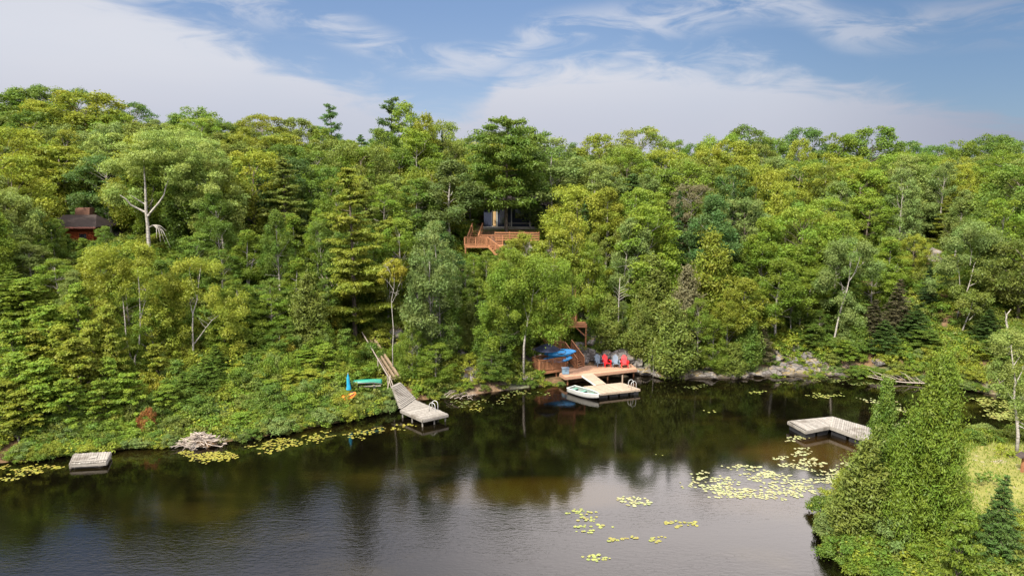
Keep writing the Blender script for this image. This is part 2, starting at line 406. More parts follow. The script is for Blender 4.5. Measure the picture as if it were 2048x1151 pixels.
def _water(N):
    p = worldc(N)
    warp = N.noise(p, .18, 3, .5)
    # wind ripples: finer and stronger on the open near water, calm under the far bank
    sp = N.n('ShaderNodeSeparateXYZ'); N.l(p, sp.inputs[0])
    gust = N.noise(N.mapping(p, (.05, .11, 1), (0, 0, R(20))), 1.0, 4, .6, .6)
    calm = N.smooth(sp.outputs[1], 46, 28, .16, 1.15)
    amp = N.m('MULTIPLY', calm, N.smooth(gust, .36, .62, .25, 1.0))
    w1 = N.noise(N.mapping(p, (2.6, 6.5, 1), (0, 0, R(14))), 1.0, 3, .6, .4)
    w2 = N.noise(N.mapping(p, (.6, 1.9, 1), (0, 0, R(-10)), (5, 3, 0)), 1.0, 3, .5, .6)
    hh = N.m('ADD', N.m('MULTIPLY', w1, .011), N.m('MULTIPLY', w2, .009))
    bp = N.n('ShaderNodeBump'); bp.inputs['Distance'].default_value = 1.0
    N.l(N.m('MULTIPLY', amp, 1.0), bp.inputs['Strength']); N.l(hh, bp.inputs['Height'])
    # peat-brown water over a bottom that shows through in shallow places
    bed = N.noise(N.mapping(p, (.10, .20, 1), (0, 0, R(8)), (2.2, 0, 0)), 1.0, 4, .55)
    c = N.mix(N.smooth(bed, .52, .70), (.0016, .0013, .0007), (.008, .006, .0014))
    def spot(cx, cy, rx, ry, amt):
        dx = N.m('DIVIDE', N.m('SUBTRACT', sp.outputs[0], cx), rx); dy = N.m('DIVIDE', N.m('SUBTRACT', sp.outputs[1], cy), ry)
        d = N.m('ADD', N.m('MULTIPLY', dx, dx), N.m('MULTIPLY', dy, dy)); d = N.m('ADD', d, N.m('MULTIPLY', N.m('SUBTRACT', bed, .5), 2.2))
        return N.m('MULTIPLY', N.smooth(d, 1.3, .0), amt)
    s1 = P(1060, 985); s2 = P(1640, 905); s3 = P(1560, 1000)
    c = N.mix(spot(s1.x, s1.y, 6.5, 2.2, .55), c, (.022, .013, .001))
    c = N.mix(spot(s2.x, s2.y, 5.5, 3.0, .75), c, (.034, .018, .004))
    c = N.mix(spot(s3.x, s3.y, 6.0, 2.4, .35), c, (.03, .017, .004))
    d = N.n('ShaderNodeBsdfDiffuse'); N.l(c, d.inputs['Color'])
    g = N.n('ShaderNodeBsdfGlossy'); g.inputs['Roughness'].default_value = .07; g.inputs['Color'].default_value = (1, .95, .90, 1)
    N.l(bp.outputs[0], g.inputs['Normal'])
    fr = N.n('ShaderNodeFresnel'); fr.inputs['IOR'].default_value = 1.50; N.l(bp.outputs[0], fr.inputs['Normal'])
    mx = N.n('ShaderNodeMixShader'); N.l(N.m('MULTIPLY', fr.outputs[0], 1.28, clamp=True), mx.inputs[0])
    N.l(d.outputs[0], mx.inputs[1]); N.l(g.outputs[0], mx.inputs[2])
    return mx.outputs[0]
M_WATER = mat('peat_brown_lake_water', _water)
def _pad(N):
    o = N.n('ShaderNodeObjectInfo').outputs['Random']; at = N.n('ShaderNodeAttribute', attribute_name='tone'); s = N.n('ShaderNodeSeparateXYZ'); N.l(at.outputs['Vector'], s.inputs[0])
    v = N.m('FRACT', N.m('ADD', o, s.outputs[0]))
    col = N.n('ShaderNodeObjectInfo').outputs['Color']
    c = N.mix(N.smooth(v, .5, 1), col, N.mix(.55, col, (.16, .11, .03)))
    c = N.mix(N.smooth(N.m('FRACT', N.m('MULTIPLY', v, 7.3)), .6, 1), c, N.mix(.5, c, (.09, .14, .03)))
    return pri(N, c, .45, .5)
M_PAD = mat('lily_pad', _pad)

# ------------------------------------------------------------------ ground and water sheets
def grid_axis(lo, hi, step, far_lo, far_hi):
    a = list(np.arange(lo, hi + 1e-6, step))
    s, v = step, lo
    left = []
    while v > far_lo: s *= 1.35; v -= s; left.append(v)
    s, v = step, hi; right = []
    while v < far_hi: s *= 1.35; v += s; right.append(v)
    return np.array(left[::-1] + a + right)
gx = grid_axis(-75, 85, .6, -1400, 1400); gy = grid_axis(14, 112, .6, -190, 2300)
GX, GY = np.meshgrid(gx, gy); GZ = hgt(GX, GY)
# crack the steep near-shore rock a little
nx_, ny_ = len(gx), len(gy)
me = bpy.data.meshes.new('ground')
vv = np.stack([GX, GY, GZ], -1).reshape(-1, 3)
ii = (np.arange(ny_ - 1)[:, None] * nx_ + np.arange(nx_ - 1)[None, :]).ravel()
# drop the cells deep under the water
keepz = (GZ[:-1, :-1] > -3).ravel() | True
ff = np.stack([ii, ii + 1, ii + nx_ + 1, ii + nx_], -1)[keepz]
def fast_mesh(me, v, f, k, smooth=True):
    me.vertices.add(len(v)); me.vertices.foreach_set('co', np.asarray(v, np.float32).ravel())
    me.loops.add(len(f) * k); me.loops.foreach_set('vertex_index', np.asarray(f, np.int32).ravel())
    me.polygons.add(len(f)); me.polygons.foreach_set('loop_start', np.arange(0, len(f) * k, k, dtype=np.int32))
    try: me.polygons.foreach_set('loop_total', np.full(len(f), k, np.int32))
    except Exception: pass
    if smooth: me.polygons.foreach_set('use_smooth', np.ones(len(f), bool))
    me.update(calc_edges=True)
fast_mesh(me, vv, ff, 4); me.materials.append(M_GROUND)
tag(link('ground', me), kind='structure')
mb = MB(); mb.add([(-1400, -190, 0), (1400, -190, 0), (1400, 400, 0), (-1400, 400, 0)], [(0, 1, 2, 3)])
tag(mb.build('lake_water', M_WATER), kind='structure')

# ------------------------------------------------------------------ foliage generator
def leaf_mesh(name, pts, nrm, size, clump_tone, rs, aspect=1.5, jit=.45, tdir=None):
    """one small rhombic leaf (or leaf spray) per point"""
    n = len(pts)
    nr = nrm / np.maximum(1e-6, np.linalg.norm(nrm, axis=1))[:, None]
    t = rs.normal(size=(n, 3)) if tdir is None else tdir + rs.normal(size=(n, 3)) * .35
    t -= (t * nr).sum(1)[:, None] * nr; t /= np.maximum(1e-6, np.linalg.norm(t, axis=1))[:, None]
    b = np.cross(nr, t)
    s = (size * .71 * (1 + jit * rs.uniform(-1, 1, n)))[:, None]
    v = np.empty((n, 4, 3))
    v[:, 0] = pts - t * s * .5 * aspect; v[:, 1] = pts + b * s * .42 - t * s * .05
    v[:, 2] = pts + t * s * .5 * aspect; v[:, 3] = pts - b * s * .42 - t * s * .05
    me = bpy.data.meshes.new(name)
    fast_mesh(me, v.reshape(-1, 3), np.arange(n * 4).reshape(-1, 4), 4, False)
    at = me.attributes.new('tone', 'FLOAT_VECTOR', 'POINT')
    tone = np.zeros((n, 4, 3), np.float32)
    tone[:, :, 0] = np.clip(rs.beta(2, 2, n), 0, 1)[:, None]; tone[:, :, 1] = np.clip(clump_tone, 0, 1)[:, None]
    at.data.foreach_set('vector', tone.ravel())
    me.materials.append(M_LEAF)
    return me

def clumps_to_leaves(name, C, Rr, n_total, leaf, rs, flat=.62, axis=None, up=.45, shell=.58, droop=0., rnd=.60, aspect=1.5, along=False):
    """C clump centres (m,3), Rr radii; leaves spread in each clump, mostly near its upper shell"""
    C = np.asarray(C, float); Rr = np.asarray(Rr, float)
    w = Rr ** 2; cnt = np.maximum(6, (n_total * 1.6 * w / w.sum()).astype(int))
    idx = np.repeat(np.arange(len(C)), cnt); n = len(idx)
    d = rs.normal(size=(n, 3)); d /= np.linalg.norm(d, axis=1)[:, None]
    d[:, 2] = np.where(rs.uniform(size=n) < .45, np.abs(d[:, 2]), d[:, 2])
    r = (shell + (1 - shell) * rs.uniform(size=n)) * (1 + .22 * rs.normal(size=n))
    off = d * (r * Rr[idx])[:, None]
    off[:, 2] *= flat
    if axis is not None:      # stretch along each clump's own branch direction
        A = axis[idx]; off += A * ((off * A).sum(1) * .9)[:, None]
    if droop: off[:, 2] -= droop * Rr[idx] * rs.uniform(0, 1, n) ** 2
    pts = C[idx] + off
    nr = d * .75 + np.array([0, 0, up]) + rs.normal(size=(n, 3)) * rnd
    tone = rs.uniform(size=len(C))[idx] * .9 + .05 + rs.normal(size=n) * .08
    return leaf_mesh(name, pts, nr, np.full(n, leaf), tone, rs, aspect, tdir=axis[idx] if along else None)

def limb(a, b, rs, bend=.12, n=4):
    a = np.array(a, float); b = np.array(b, float); L = np.linalg.norm(b - a); out = []
    k = rs.normal(size=3) * bend * L
    for i in range(n + 1):
        t = i / n; out.append(tuple(a + (b - a) * t + k * math.sin(math.pi * t) * .6 + rs.normal(size=3) * bend * L * .12 * (0 < i < n)))
    return out

def trunk_path(rs, h, lean=(0, 0), wob=.02, n=7):
    pts = []; ph = rs.uniform(0, 6.28, 2)
    for i in range(n + 1):
        t = i / n
        pts.append((lean[0] * t ** 1.2 + wob * h * math.sin(3.1 * t + ph[0]) * t, lean[1] * t ** 1.2 + wob * h * math.sin(2.7 * t + ph[1]) * t, h * t * (1 if i else 1)))
    pts[0] = (0, 0, -.6)
    return pts
def on_path(path, z):
    for a, b in zip(path, path[1:]):
        if a[2] <= z <= b[2]:
            t = (z - a[2]) / (b[2] - a[2]); return np.array([a[i] + (b[i] - a[i]) * t for i in range(3)])
    return np.array(path[-1])

def g_broad(seed, h=10., w=8., cb=.22, nc=95, leaf=.21, n=15000, spread=.13, bark=None, top=.5, rad=.20, squash=.80, forks=7, lean=(0, 0), open_=0.0, ax=.0):
    """rounded crown: limbs reach into lumps of foliage on an uneven envelope"""
    rs = np.random.RandomState(seed)
    path = trunk_path(rs, h * .82, lean); tb = MB(); nseg = len(path)
    tb.tube(path, [rad * (1 - .85 * i / (nseg - 1)) for i in range(nseg)], 7)
    C, Rr = [], []
    lob = [(rs.uniform(0, 6.28), rs.uniform(-.4, .9), rs.uniform(.75, 1.22)) for _ in range(9)]
    for i in range(nc):
        az = rs.uniform(0, 6.28); t = rs.uniform() ** .85       # t: crown height 0..1
        prof = math.sin(math.pi * min(1, (t * .82 + .14)) ** (.9 + top)) ** .62
        lr = 1.0
        for la, lt, lk in lob:
            dd = math.cos(az - la) - .55 * abs(t * 2 - 1 - lt)
            if dd > .45: lr *= 1 + (lk - 1) * (dd - .45) * 1.6
        rr = w / 2 * prof * lr * (.42 + .58 * rs.uniform() ** .45)
        z = h * (cb + (1 - cb) * t) * .985
        c0 = on_path(path, min(z, h * .8))
        C.append((c0[0] + math.cos(az) * rr, c0[1] + math.sin(az) * rr, z - .10 * h * (rr / w * 2) ** 2 + rs.normal() * .02 * h))
        Rr.append(w * spread * rs.uniform(.65, 1.35) * (1 - .35 * t))
    C = np.array(C); Rr = np.array(Rr)
    if open_ > 0:
        k = rs.uniform(size=len(C)) > open_; C = C[k]; Rr = Rr[k]
    # limbs to far clumps
    order = rs.permutation(len(C))[:forks * 5]
    for j, q in enumerate(order):
        c = C[q]; z0 = max(h * cb * .75, min(h * .75, c[2] - (.15 + .25 * rs.uniform()) * h * .6))
        a = on_path(path, z0)
        main = j < forks
        r0 = rad * (.42 if main else .18) * (1 - .5 * z0 / h)
        lp = limb(a, c, rs); tb.tube(lp, [r0 * (1 - .8 * i / 4) for i in range(5)], 5, cap=False)
    crown = clumps_to_leaves('crown', C, Rr, n, leaf, rs, flat=squash)
    return tb.mesh('trunk', bark or M_BARK, True), crown, h, w

def g_birch(seed, h=11., w=5., cb=.28, nc=85, leaf=.15, n=15000, lean=(0, 0), rad=.12, droop=.8, stems=1, spread=.13, bare=0, low=0.):
    rs = np.random.RandomState(seed); tb = MB(); C, Rr = [], []
    for s in range(stems):
        hs = h * (1 - .12 * s); ln = (lean[0] + (s and rs.uniform(-.16, .16) * h), lean[1] + (s and rs.uniform(-.1, .1) * h))
        path = trunk_path(rs, hs * .95, ln, .018, 9)
        tb.tube(path, [rad * (1 - .9 * i / 9) + .012 for i in range(10)], 7)
        m = nc // stems
        for i in range(m):
            t = rs.uniform() ** .8; az = rs.uniform(0, 6.28)
            prof = (math.sin(math.pi * (t * .80 + .18) ** .85)) ** .7 * (1.05 - .25 * t)
            rr = (w / 2) * (.62 if stems > 1 else 1) * prof * (.3 + .7 * rs.uniform() ** .5) * rs.uniform(.8, 1.15)
            z = hs * (cb + (1 - cb) * t); a = on_path(path, z * .93)
            c = (a[0] + math.cos(az) * rr, a[1] + math.sin(az) * rr, z)
            C.append(c); Rr.append(w * spread * rs.uniform(.6, 1.3) * (1.1 - .4 * t))
            if i % 3 == 0:
                b = on_path(path, max(hs * cb * .6, z - rr * rs.uniform(.9, 1.6)))
                tb.tube(limb(b, c, rs, .08), [rad * .28 * (1 - .8 * k / 4) + .006 for k in range(5)], 4, cap=False)
        for k in range(bare):
            z = hs * rs.uniform(.25, .6); a = on_path(path, z); az = rs.uniform(0, 6.28); L = w * rs.uniform(.25, .45)
            tb.tube(limb(a, a + np.array([math.cos(az) * L, math.sin(az) * L, L * rs.uniform(-.1, .5)]), rs, .1), [rad * .25, rad * .2, rad * .14, rad * .1, .008], 4, cap=False)
    crown = clumps_to_leaves('crown', C, Rr, n, leaf, rs, flat=.85, droop=droop, up=.35, rnd=.8)
    return tb.mesh('trunk', M_BIRCH, True), crown, h, w

def g_cedar(seed, h=7., w=3., leaf=.13, n=13000, nc=150, cb=.02, rad=.10, point=.85, cr=1.0):
    rs = np.random.RandomState(seed); tb = MB(); path = trunk_path(rs, h * .96, (0, 0), .012)
    tb.tube(path, [rad * (1 - .9 * i / 7) for i in range(8)], 6)
    C, Rr, A = [], [], []
    for i in range(nc):
        t = rs.uniform() ** 1.05; az = rs.uniform(0, 6.28)
        prof = (1 - t) ** point * (.78 + .22 * math.sin(az * 3 + seed + t * 9)) * min(1, .55 + t * 3.2) + .03
        rr = w / 2 * prof * (.35 + .65 * rs.uniform() ** .35)
        z = h * (cb + (1 - cb) * t); c0 = on_path(path, z * .95)
        C.append((c0[0] + math.cos(az) * rr, c0[1] + math.sin(az) * rr, z)); Rr.append(cr * w * (.11 + .10 * (1 - t)) * rs.uniform(.5, 1.35))
        v = np.array([math.cos(az) * .42, math.sin(az) * .42, .9]); A.append(v / np.linalg.norm(v))
        if i % 4 == 0: tb.tube([tuple(on_path(path, max(0, z * .9 - .1))), C[-1]], [.025, .008], 4, cap=False)
    crown = clumps_to_leaves('crown', C, Rr, n, leaf, rs, flat=1.0, axis=np.array(A) * 1.3, up=.25, shell=.45, rnd=.42, aspect=2.6, along=True)
    return tb.mesh('trunk', M_BARK, True), crown, h, w

def g_spruce(seed, h=9., w=3.2, leaf=.13, n=13000, tiers=19, cb=.08, rad=.11, droop=.30, thin=.0, bark=None):
    rs = np.random.RandomState(seed); tb = MB(); path = trunk_path(rs, h * .99, (0, 0), .006)
    tb.tube(path, [rad * (1 - .93 * i / 7) for i in range(8)], 6)
    pts, nr, tn = [], [], []; per = n // (tiers * 7)
    for k in range(tiers):
        t = (k + .5) / tiers; z = h * (cb + (1 - cb) * t); L = (w / 2) * (1 - t) ** .85 + .12
        nb = 7 if t < .8 else 5
        for j in range(nb):
            if rs.uniform() < thin: continue
            az = 6.283 * (j + rs.uniform(-.3, .3)) / nb + k * 1.3; l = L * rs.uniform(.72, 1.15)
            a = on_path(path, z); d = np.array([math.cos(az), math.sin(az), 0]); side = np.array([-d[1], d[0], 0])
            z0 = z + rs.uniform(-.5, .5) * h / tiers
            tb.tube([tuple(a[:2]) + (z0,), tuple((a + d * l * .95)[:2]) + (z0 - droop * l * .8,)], [.03 * (1 - t) + .01, .006], 4, cap=False)
            m = int(per * (.35 + 1.25 * (1 - t))) + 4
            u = rs.uniform(.08, 1, m) ** .8; s = rs.normal(size=m) * .20 * l * (1.15 - u * .75)
            p = np.zeros((m, 3)); p += a; p[:, 2] = z0
            p += d * (u * l)[:, None] + side * s[:, None]
            p[:, 2] += -droop * l * u ** 1.3 + .10 * l * u ** 3 + rs.normal(size=m) * .05 - np.abs(s) * .25
            pts.append(p); nr.append(np.array([0, 0, .9]) + rs.normal(size=(m, 3)) * .55 + d * .3); tn.append(np.full(m, rs.uniform()))
    crown = leaf_mesh('crown', np.concatenate(pts), np.concatenate(nr), np.full(sum(map(len, pts)), leaf), np.concatenate(tn) * .7 + .15, rs, 2.0)
    return tb.mesh('trunk', bark or M_BARK, True), crown, h, w

def g_pine(seed, h=14., w=7., leaf=.15, n=24000, tiers=15, cb=.16, rad=.24, lift=.12, irregular=.5, flatp=.34, topw=.0, wide=.85):
    """white pine: separate wide plates of needles with gaps between, brightest on top"""
    rs = np.random.RandomState(seed); tb = MB(); path = trunk_path(rs, h * .97, (0, 0), .012)
    tb.tube(path, [rad * (1 - .9 * i / 7) for i in range(8)], 7)
    C, Rr, A = [], [], []
    for k in range(tiers):
        t = (k + .2) / tiers; z = h * (cb + (1 - cb) * t)
        L = (w / 2) * (max(0, 1 - t) ** wide * (1 - topw) + topw * math.sin(math.pi * min(1, .25 + t * .75)) ** .5)
        nb = rs.randint(4, 7)
        for j in range(nb):
            az = 6.283 * j / nb + rs.uniform(-.35, .35) + k * .9; l = L * (1 - irregular * .5 + irregular * rs.uniform(-.3, .75))
            z0 = z + rs.uniform(-.35, .35) * h / tiers; a = on_path(path, z0)
            d = np.array([math.cos(az), math.sin(az), 0])
            tip = a + d * l + np.array([0, 0, lift * l])
            tb.tube(limb(a, tip, rs, .05), [rad * .25 * (1 - t) + .02, .03, .022, .015, .008], 4, cap=False)
            m = 3 + int(l * 1.2)
            for q in range(m):
                u = .38 + .62 * (q + rs.uniform(0, .9)) / m
                side = np.array([-d[1], d[0], 0]) * rs.normal() * .20 * l
                C.append(a + d * l * u + side + np.array([0, 0, lift * l * u ** 1.5 + rs.normal() * .06])); Rr.append((.30 + .15 * l) * rs.uniform(.7, 1.2) * (1.15 - .35 * u)); A.append(d * .6)
    for q in range(7):
        C.append(np.array(path[-1]) + np.array([rs.normal() * .2, rs.normal() * .2, -q * .2])); Rr.append(.28 + q * .05); A.append(np.array([0, 0, .6]))
    crown = clumps_to_leaves('crown', C, Rr, n, leaf, rs, flat=flatp, axis=np.array(A), up=.8, shell=.3, rnd=.7, aspect=2.3)
    return tb.mesh('trunk', M_BARK, True), crown, h, w

def g_maple(seed, h=6., w=4., leaf=.16, n=11000, tiers=9, cb=.16, rad=.06):
    """young maple: loose flat layers of broad leaves with upright shoots at the top"""
    rs = np.random.RandomState(seed); tb = MB(); path = trunk_path(rs, h * .96, (0, 0), .02)
    tb.tube(path, [rad * (1 - .88 * i / 7) for i in range(8)], 5)
    C, Rr, A = [], [], []
    for k in range(tiers):
        t = (k + .3) / tiers; z = h * (cb + (1 - cb) * t); L = w / 2 * (1 - t) ** .65
        for j in range(rs.randint(4, 7)):
            az = rs.uniform(0, 6.28); l = L * rs.uniform(.6, 1.15); a = on_path(path, z); d = np.array([math.cos(az), math.sin(az), 0])
            tip = a + d * l + np.array([0, 0, l * .28])
            tb.tube([tuple(a - np.array([0, 0, .3 * l])), tuple((a + tip) / 2), tuple(tip)], [.03, .02, .008], 4, cap=False)
            for q in range(3):
                u = .45 + .27 * q; C.append(a + (tip - a) * u + rs.normal(size=3) * .12); Rr.append(.36 * rs.uniform(.7, 1.25) * (w / 4)); A.append(d * .5)
    for q in range(10):
        p = np.array(path[-1]); o = rs.normal(size=3) * np.array([.35, .35, .35]); C.append(p + o - np.array([0, 0, .3])); Rr.append(.20); A.append(np.array([0, 0, 1.3]))
    crown = clumps_to_leaves('crown', C, Rr, n, leaf, rs, flat=.42, axis=np.array(A), up=.9, shell=.25, rnd=.7, aspect=1.4)
    return tb.mesh('trunk', M_BARK, True), crown, h, w

def g_shrub(seed, h=1.6, w=2.4, leaf=.11, n=4500, nc=40, flat=.7):
    rs = np.random.RandomState(seed); tb = MB(); C, Rr = [], []
    for i in range(nc):
        az = rs.uniform(0, 6.28); el = math.asin(rs.uniform(.0, 1)); rr = rs.uniform(.45, 1) ** .6
        c = (math.cos(az) * math.cos(el) * w / 2 * rr, math.sin(az) * math.cos(el) * w / 2 * rr, h * (.12 + .80 * math.sin(el) * rr))
        C.append(c); Rr.append(w * .12 * rs.uniform(.7, 1.4))
        if i % 3 == 0: tb.tube(limb((rs.normal() * .08, rs.normal() * .08, -.15), c, rs), [.022, .018, .014, .01, .006], 4, cap=False)
    crown = clumps_to_leaves('foliage', C, Rr, n, leaf, rs, flat=flat, up=.5)
    return tb.mesh('stem', M_BARK, True), crown, h, w

PROTO = {
    'broad': [g_broad(101 + i, 10, w, cb, nc, .20, 15000, sp, None, tp) for i, (w, cb, nc, sp, tp) in enumerate(
        [(8, .20, 95, .125, .5), (7.5, .14, 110, .115, .3), (8.5, .25, 80, .14, .7), (7, .18, 100, .12, .45), (8, .12, 120, .105, .6), (7.5, .3, 75, .135, .4)])],
    'open': [g_broad(131 + i, 10, 8.5, .26, 90, .18, 12500, .125, M_PBARK, .35, .2, .5, 9, open_=.0) for i in range(2)],
    'slim': [g_broad(141 + i, 10, 5.2, .10, 95, .17, 13000, .15, M_PBARK, .15, .13, .8) for i in range(3)],
    'birch': [g_birch(201 + i, 11, 4.8, .24 + .05 * i, 85, .145, 14000, (rx, 0), .11, .9, st, bare=3) for i, (rx, st) in enumerate([(0, 1), (.9, 2), (-.5, 1), (.5, 2)])],
    'cedar': [g_cedar(301 + i, 7, 3.0, .125, 13000, 150, point=p) for i, p in enumerate([.75, .9, .6, 1.0])],
    'spruce': [g_spruce(401 + i, 9, 3.2, .125, 13000, 18 + 2 * i) for i in range(3)],
    'pine': [g_pine(501, 12, 7, tiers=13, n=20000), g_pine(502, 12, 6.2, tiers=14, n=20000, irregular=.8)],
    'maple': [g_maple(601 + i, 6, 4.0) for i in range(3)],
    'shrub': [g_shrub(701 + i, 1.6, 2.5) for i in range(5)],
}
NICE = {'broad': ('broadleaf_tree', 'rounded broadleaf tree', 'tree'), 'open': ('broadleaf_tree', 'open-crowned broadleaf tree', 'tree'), 'slim': ('aspen_tree', 'upright aspen-like tree', 'tree'),
        'birch': ('birch_tree', 'birch', 'birch tree'), 'cedar': ('cedar_tree', 'dense cedar', 'cedar tree'), 'spruce': ('spruce_tree', 'narrow spruce', 'spruce tree'),
        'pine': ('pine_tree', 'layered pine', 'pine tree'), 'maple': ('young_maple', 'young maple', 'young tree'), 'shrub': ('shrub', 'leafy shrub', 'shrub')}
# tint: (name in words, linear base colour)
TINT = {'y': ('yellow-green', (.208, .246, .027)), 'b': ('bright green', (.145, .216, .023)), 'm': ('mid green', (.102, .164, .023)), 'o': ('olive green', (.142, .182, .032)),
        'd': ('dark green', (.056, .100, .022)), 'g': ('grey-green', (.148, .210, .056)), 't': ('bluish green', (.066, .128, .034)), 'p': ('pale green', (.190, .252, .058)),
        'l': ('golden green', (.265, .262, .026)), 'r': ('rusty brown', (.24, .105, .032)), 'w': ('grey-brown', (.125, .118, .058))}

LAND = [(150, 455, 'the red cabin'), (293, 400, 'the big forked poplar'), (690, 520, 'the large layered pine'), (765, 715, 'the log slide'),
        (850, 815, 'the plank dock with white ladder'), (1015, 440, 'the hilltop house'), (1098, 725, 'the railed dining deck'), (1230, 722, 'the red chairs'),
        (1592, 700, 'the rocky outcrop'), (1690, 590, 'the long leaning birch'), (180, 918, 'the small square raft'), (398, 885, 'the stick pile'),
        (390, 610, 'the forked yellow birch'), (1868, 460, 'the bare rock patch'), (1925, 600, 'the twin leaning birches'), (1880, 900, 'the tallest near cedar'),
        (1655, 850, 'the L-shaped dock'), (730, 765, 'the green canoe'), (1358, 430, 'the dark hillside spruce'), (1060, 590, 'the big weeping birch'),
        (1215, 770, 'the floating dock'), (780, 225, 'the tall skyline pine'), (560, 340, None), (1500, 420, None), (480, 620, None)]
TREES = []   # records for labels
def place_tree(kind, root_loc, h, w, tint, rz, shade=1.0, proto=None, lbl=None, rs=random):
    tm, cm, h0, w0 = proto if proto else rs.choice(PROTO[kind])
    nm, _, cat = NICE[kind]
    root = empty(nm, root_loc, cat=cat, rz=rz); root.scale = (w / w0, w / w0, h / h0)
    t = link('stem' if kind == 'shrub' else 'trunk', tm, root); c = link('foliage' if kind == 'shrub' else 'crown', cm, root)
    col = TINT[tint][1]; c.color = (col[0] * shade, col[1] * shade, col[2] * shade, 1)
    mid = Vector(root_loc) + Vector((0, 0, h * .6)); px, py = proj(mid); top = proj(Vector(root_loc) + Vector((0, 0, h)))
    TREES.append(dict(o=root, kind=kind, tint=tint, px=px, py=py, top=top[1], h=h, w=w, Y=root_loc[1], x=root_loc[0], lbl=lbl))
    if lbl: root['label'] = lbl
    return root

rnd = random.Random(11)
def hand(kind, px, ytop, Y, wpx, tint, shade=1.0, proto=None, lbl=None, rz=None, xb=None, hmin=1.0):
    """a tree whose top shows at (px, ytop), standing on the ground at distance Y"""
    topv = PY(px, ytop, Y); base_x = topv.x if xb is None else PY(xb, ytop, Y).x
    z = H(base_x, Y); h = max(hmin, topv.z - z); w = wpx / FPX * Y
    return place_tree(kind, (base_x, Y, z), h / .99, w, tint, rnd.uniform(0, 6.28) if rz is None else rz, shade * rnd.uniform(.93, 1.07), proto, lbl, rnd)

# ------------------------------------------------------------------ the trees one can name
HERO_POPLAR = g_broad(900, 13, 13.5, .34, 150, .17, 30000, .085, M_BIRCH, .35, .26, .6, 10)
def add_limbs(me_mb, segs):
    for pts, rr in segs: me_mb.tube(pts, rr, 6, cap=False)
# ---- big forked poplar: own trunk so that fork, left limb and dead branch stand as in the photo
def hero_poplar():
    Y = 68.0; base = PY(297, 520, Y); zb = H(base.x, Y)
    q = lambda px, py, dy=0: tuple(PY(px, py, Y + dy) - Vector((base.x, Y, zb)))
    tb = MB()
    tb.tube([(0, 0, -.6), q(298, 490), q(296, 455), q(292, 420), q(291, 380), q(289, 350), q(287, 310)], [.22, .18, .16, .13, .10, .07, .03], 9)
    tb.tube([q(296, 432), q(305, 420), q(318, 405), q(328, 390, .5), q(332, 372, .7), q(345, 340, .8)], [.12, .10, .085, .07, .05, .02], 7, cap=False)
    tb.tube([q(292, 425), q(278, 418), q(262, 410, -.4), q(252, 398, -.6), q(240, 390, -.8)], [.12, .10, .09, .07, .04], 6, cap=False)
    tb.tube([q(290, 408), q(276, 400), q(258, 388, -.3)], [.07, .05, .02], 5, cap=False)
    rs = np.random.RandomState(3)
    for i in range(12):      # the dead drooping branches on the right
        x1 = 312 + rs.uniform(0, 32); y1 = 455 + rs.uniform(-8, 44)
        tb.tube([q(298, 455), q(305 + i * .6, 450, -.3), q((305 + x1) / 2 + 4, 450 + (y1 - 452) * .3, -.5), q(x1, y1, -.6)], [.05, .034, .024, .010], 4, cap=False)
    C, Rr = [], []
    def lump(cx, cy, rx, ry, m, dy=0., r=.75):
        for _ in range(m):
            a = rs.uniform(0, 6.28); k = rs.uniform() ** .5
            C.append(q(cx + math.cos(a) * rx * k, cy + math.sin(a) * ry * k, dy + 1.6 + rs.normal() * rx / 20 * .6)); Rr.append(r * rs.uniform(.65, 1.3))
    lump(330, 300, 100, 28, 34); lump(300, 325, 85, 22, 30); lump(395, 345, 75, 45, 40, .5); lump(245, 335, 42, 20, 10); lump(240, 395, 38, 22, 15, -.8)
    lump(440, 395, 52, 32, 24, .4); lump(415, 425, 55, 28, 22, .2); lump(375, 385, 24, 18, 7, .6)
    lump(330, 275, 60, 10, 10)
    cm = clumps_to_leaves('crown', C, Rr, 36000, .165, rs, flat=.65, up=.45)
    root = empty('poplar_tree', (base.x, Y, zb), 'big pale green poplar with forked white trunk and dead branch, right of the cabin', 'poplar tree')
    link('trunk', tb.mesh('trunk', M_BIRCH, True), root); c = link('crown', cm, root); c.color = (*[v * 1.15 for v in TINT['p'][1]], 1)
hero_poplar()

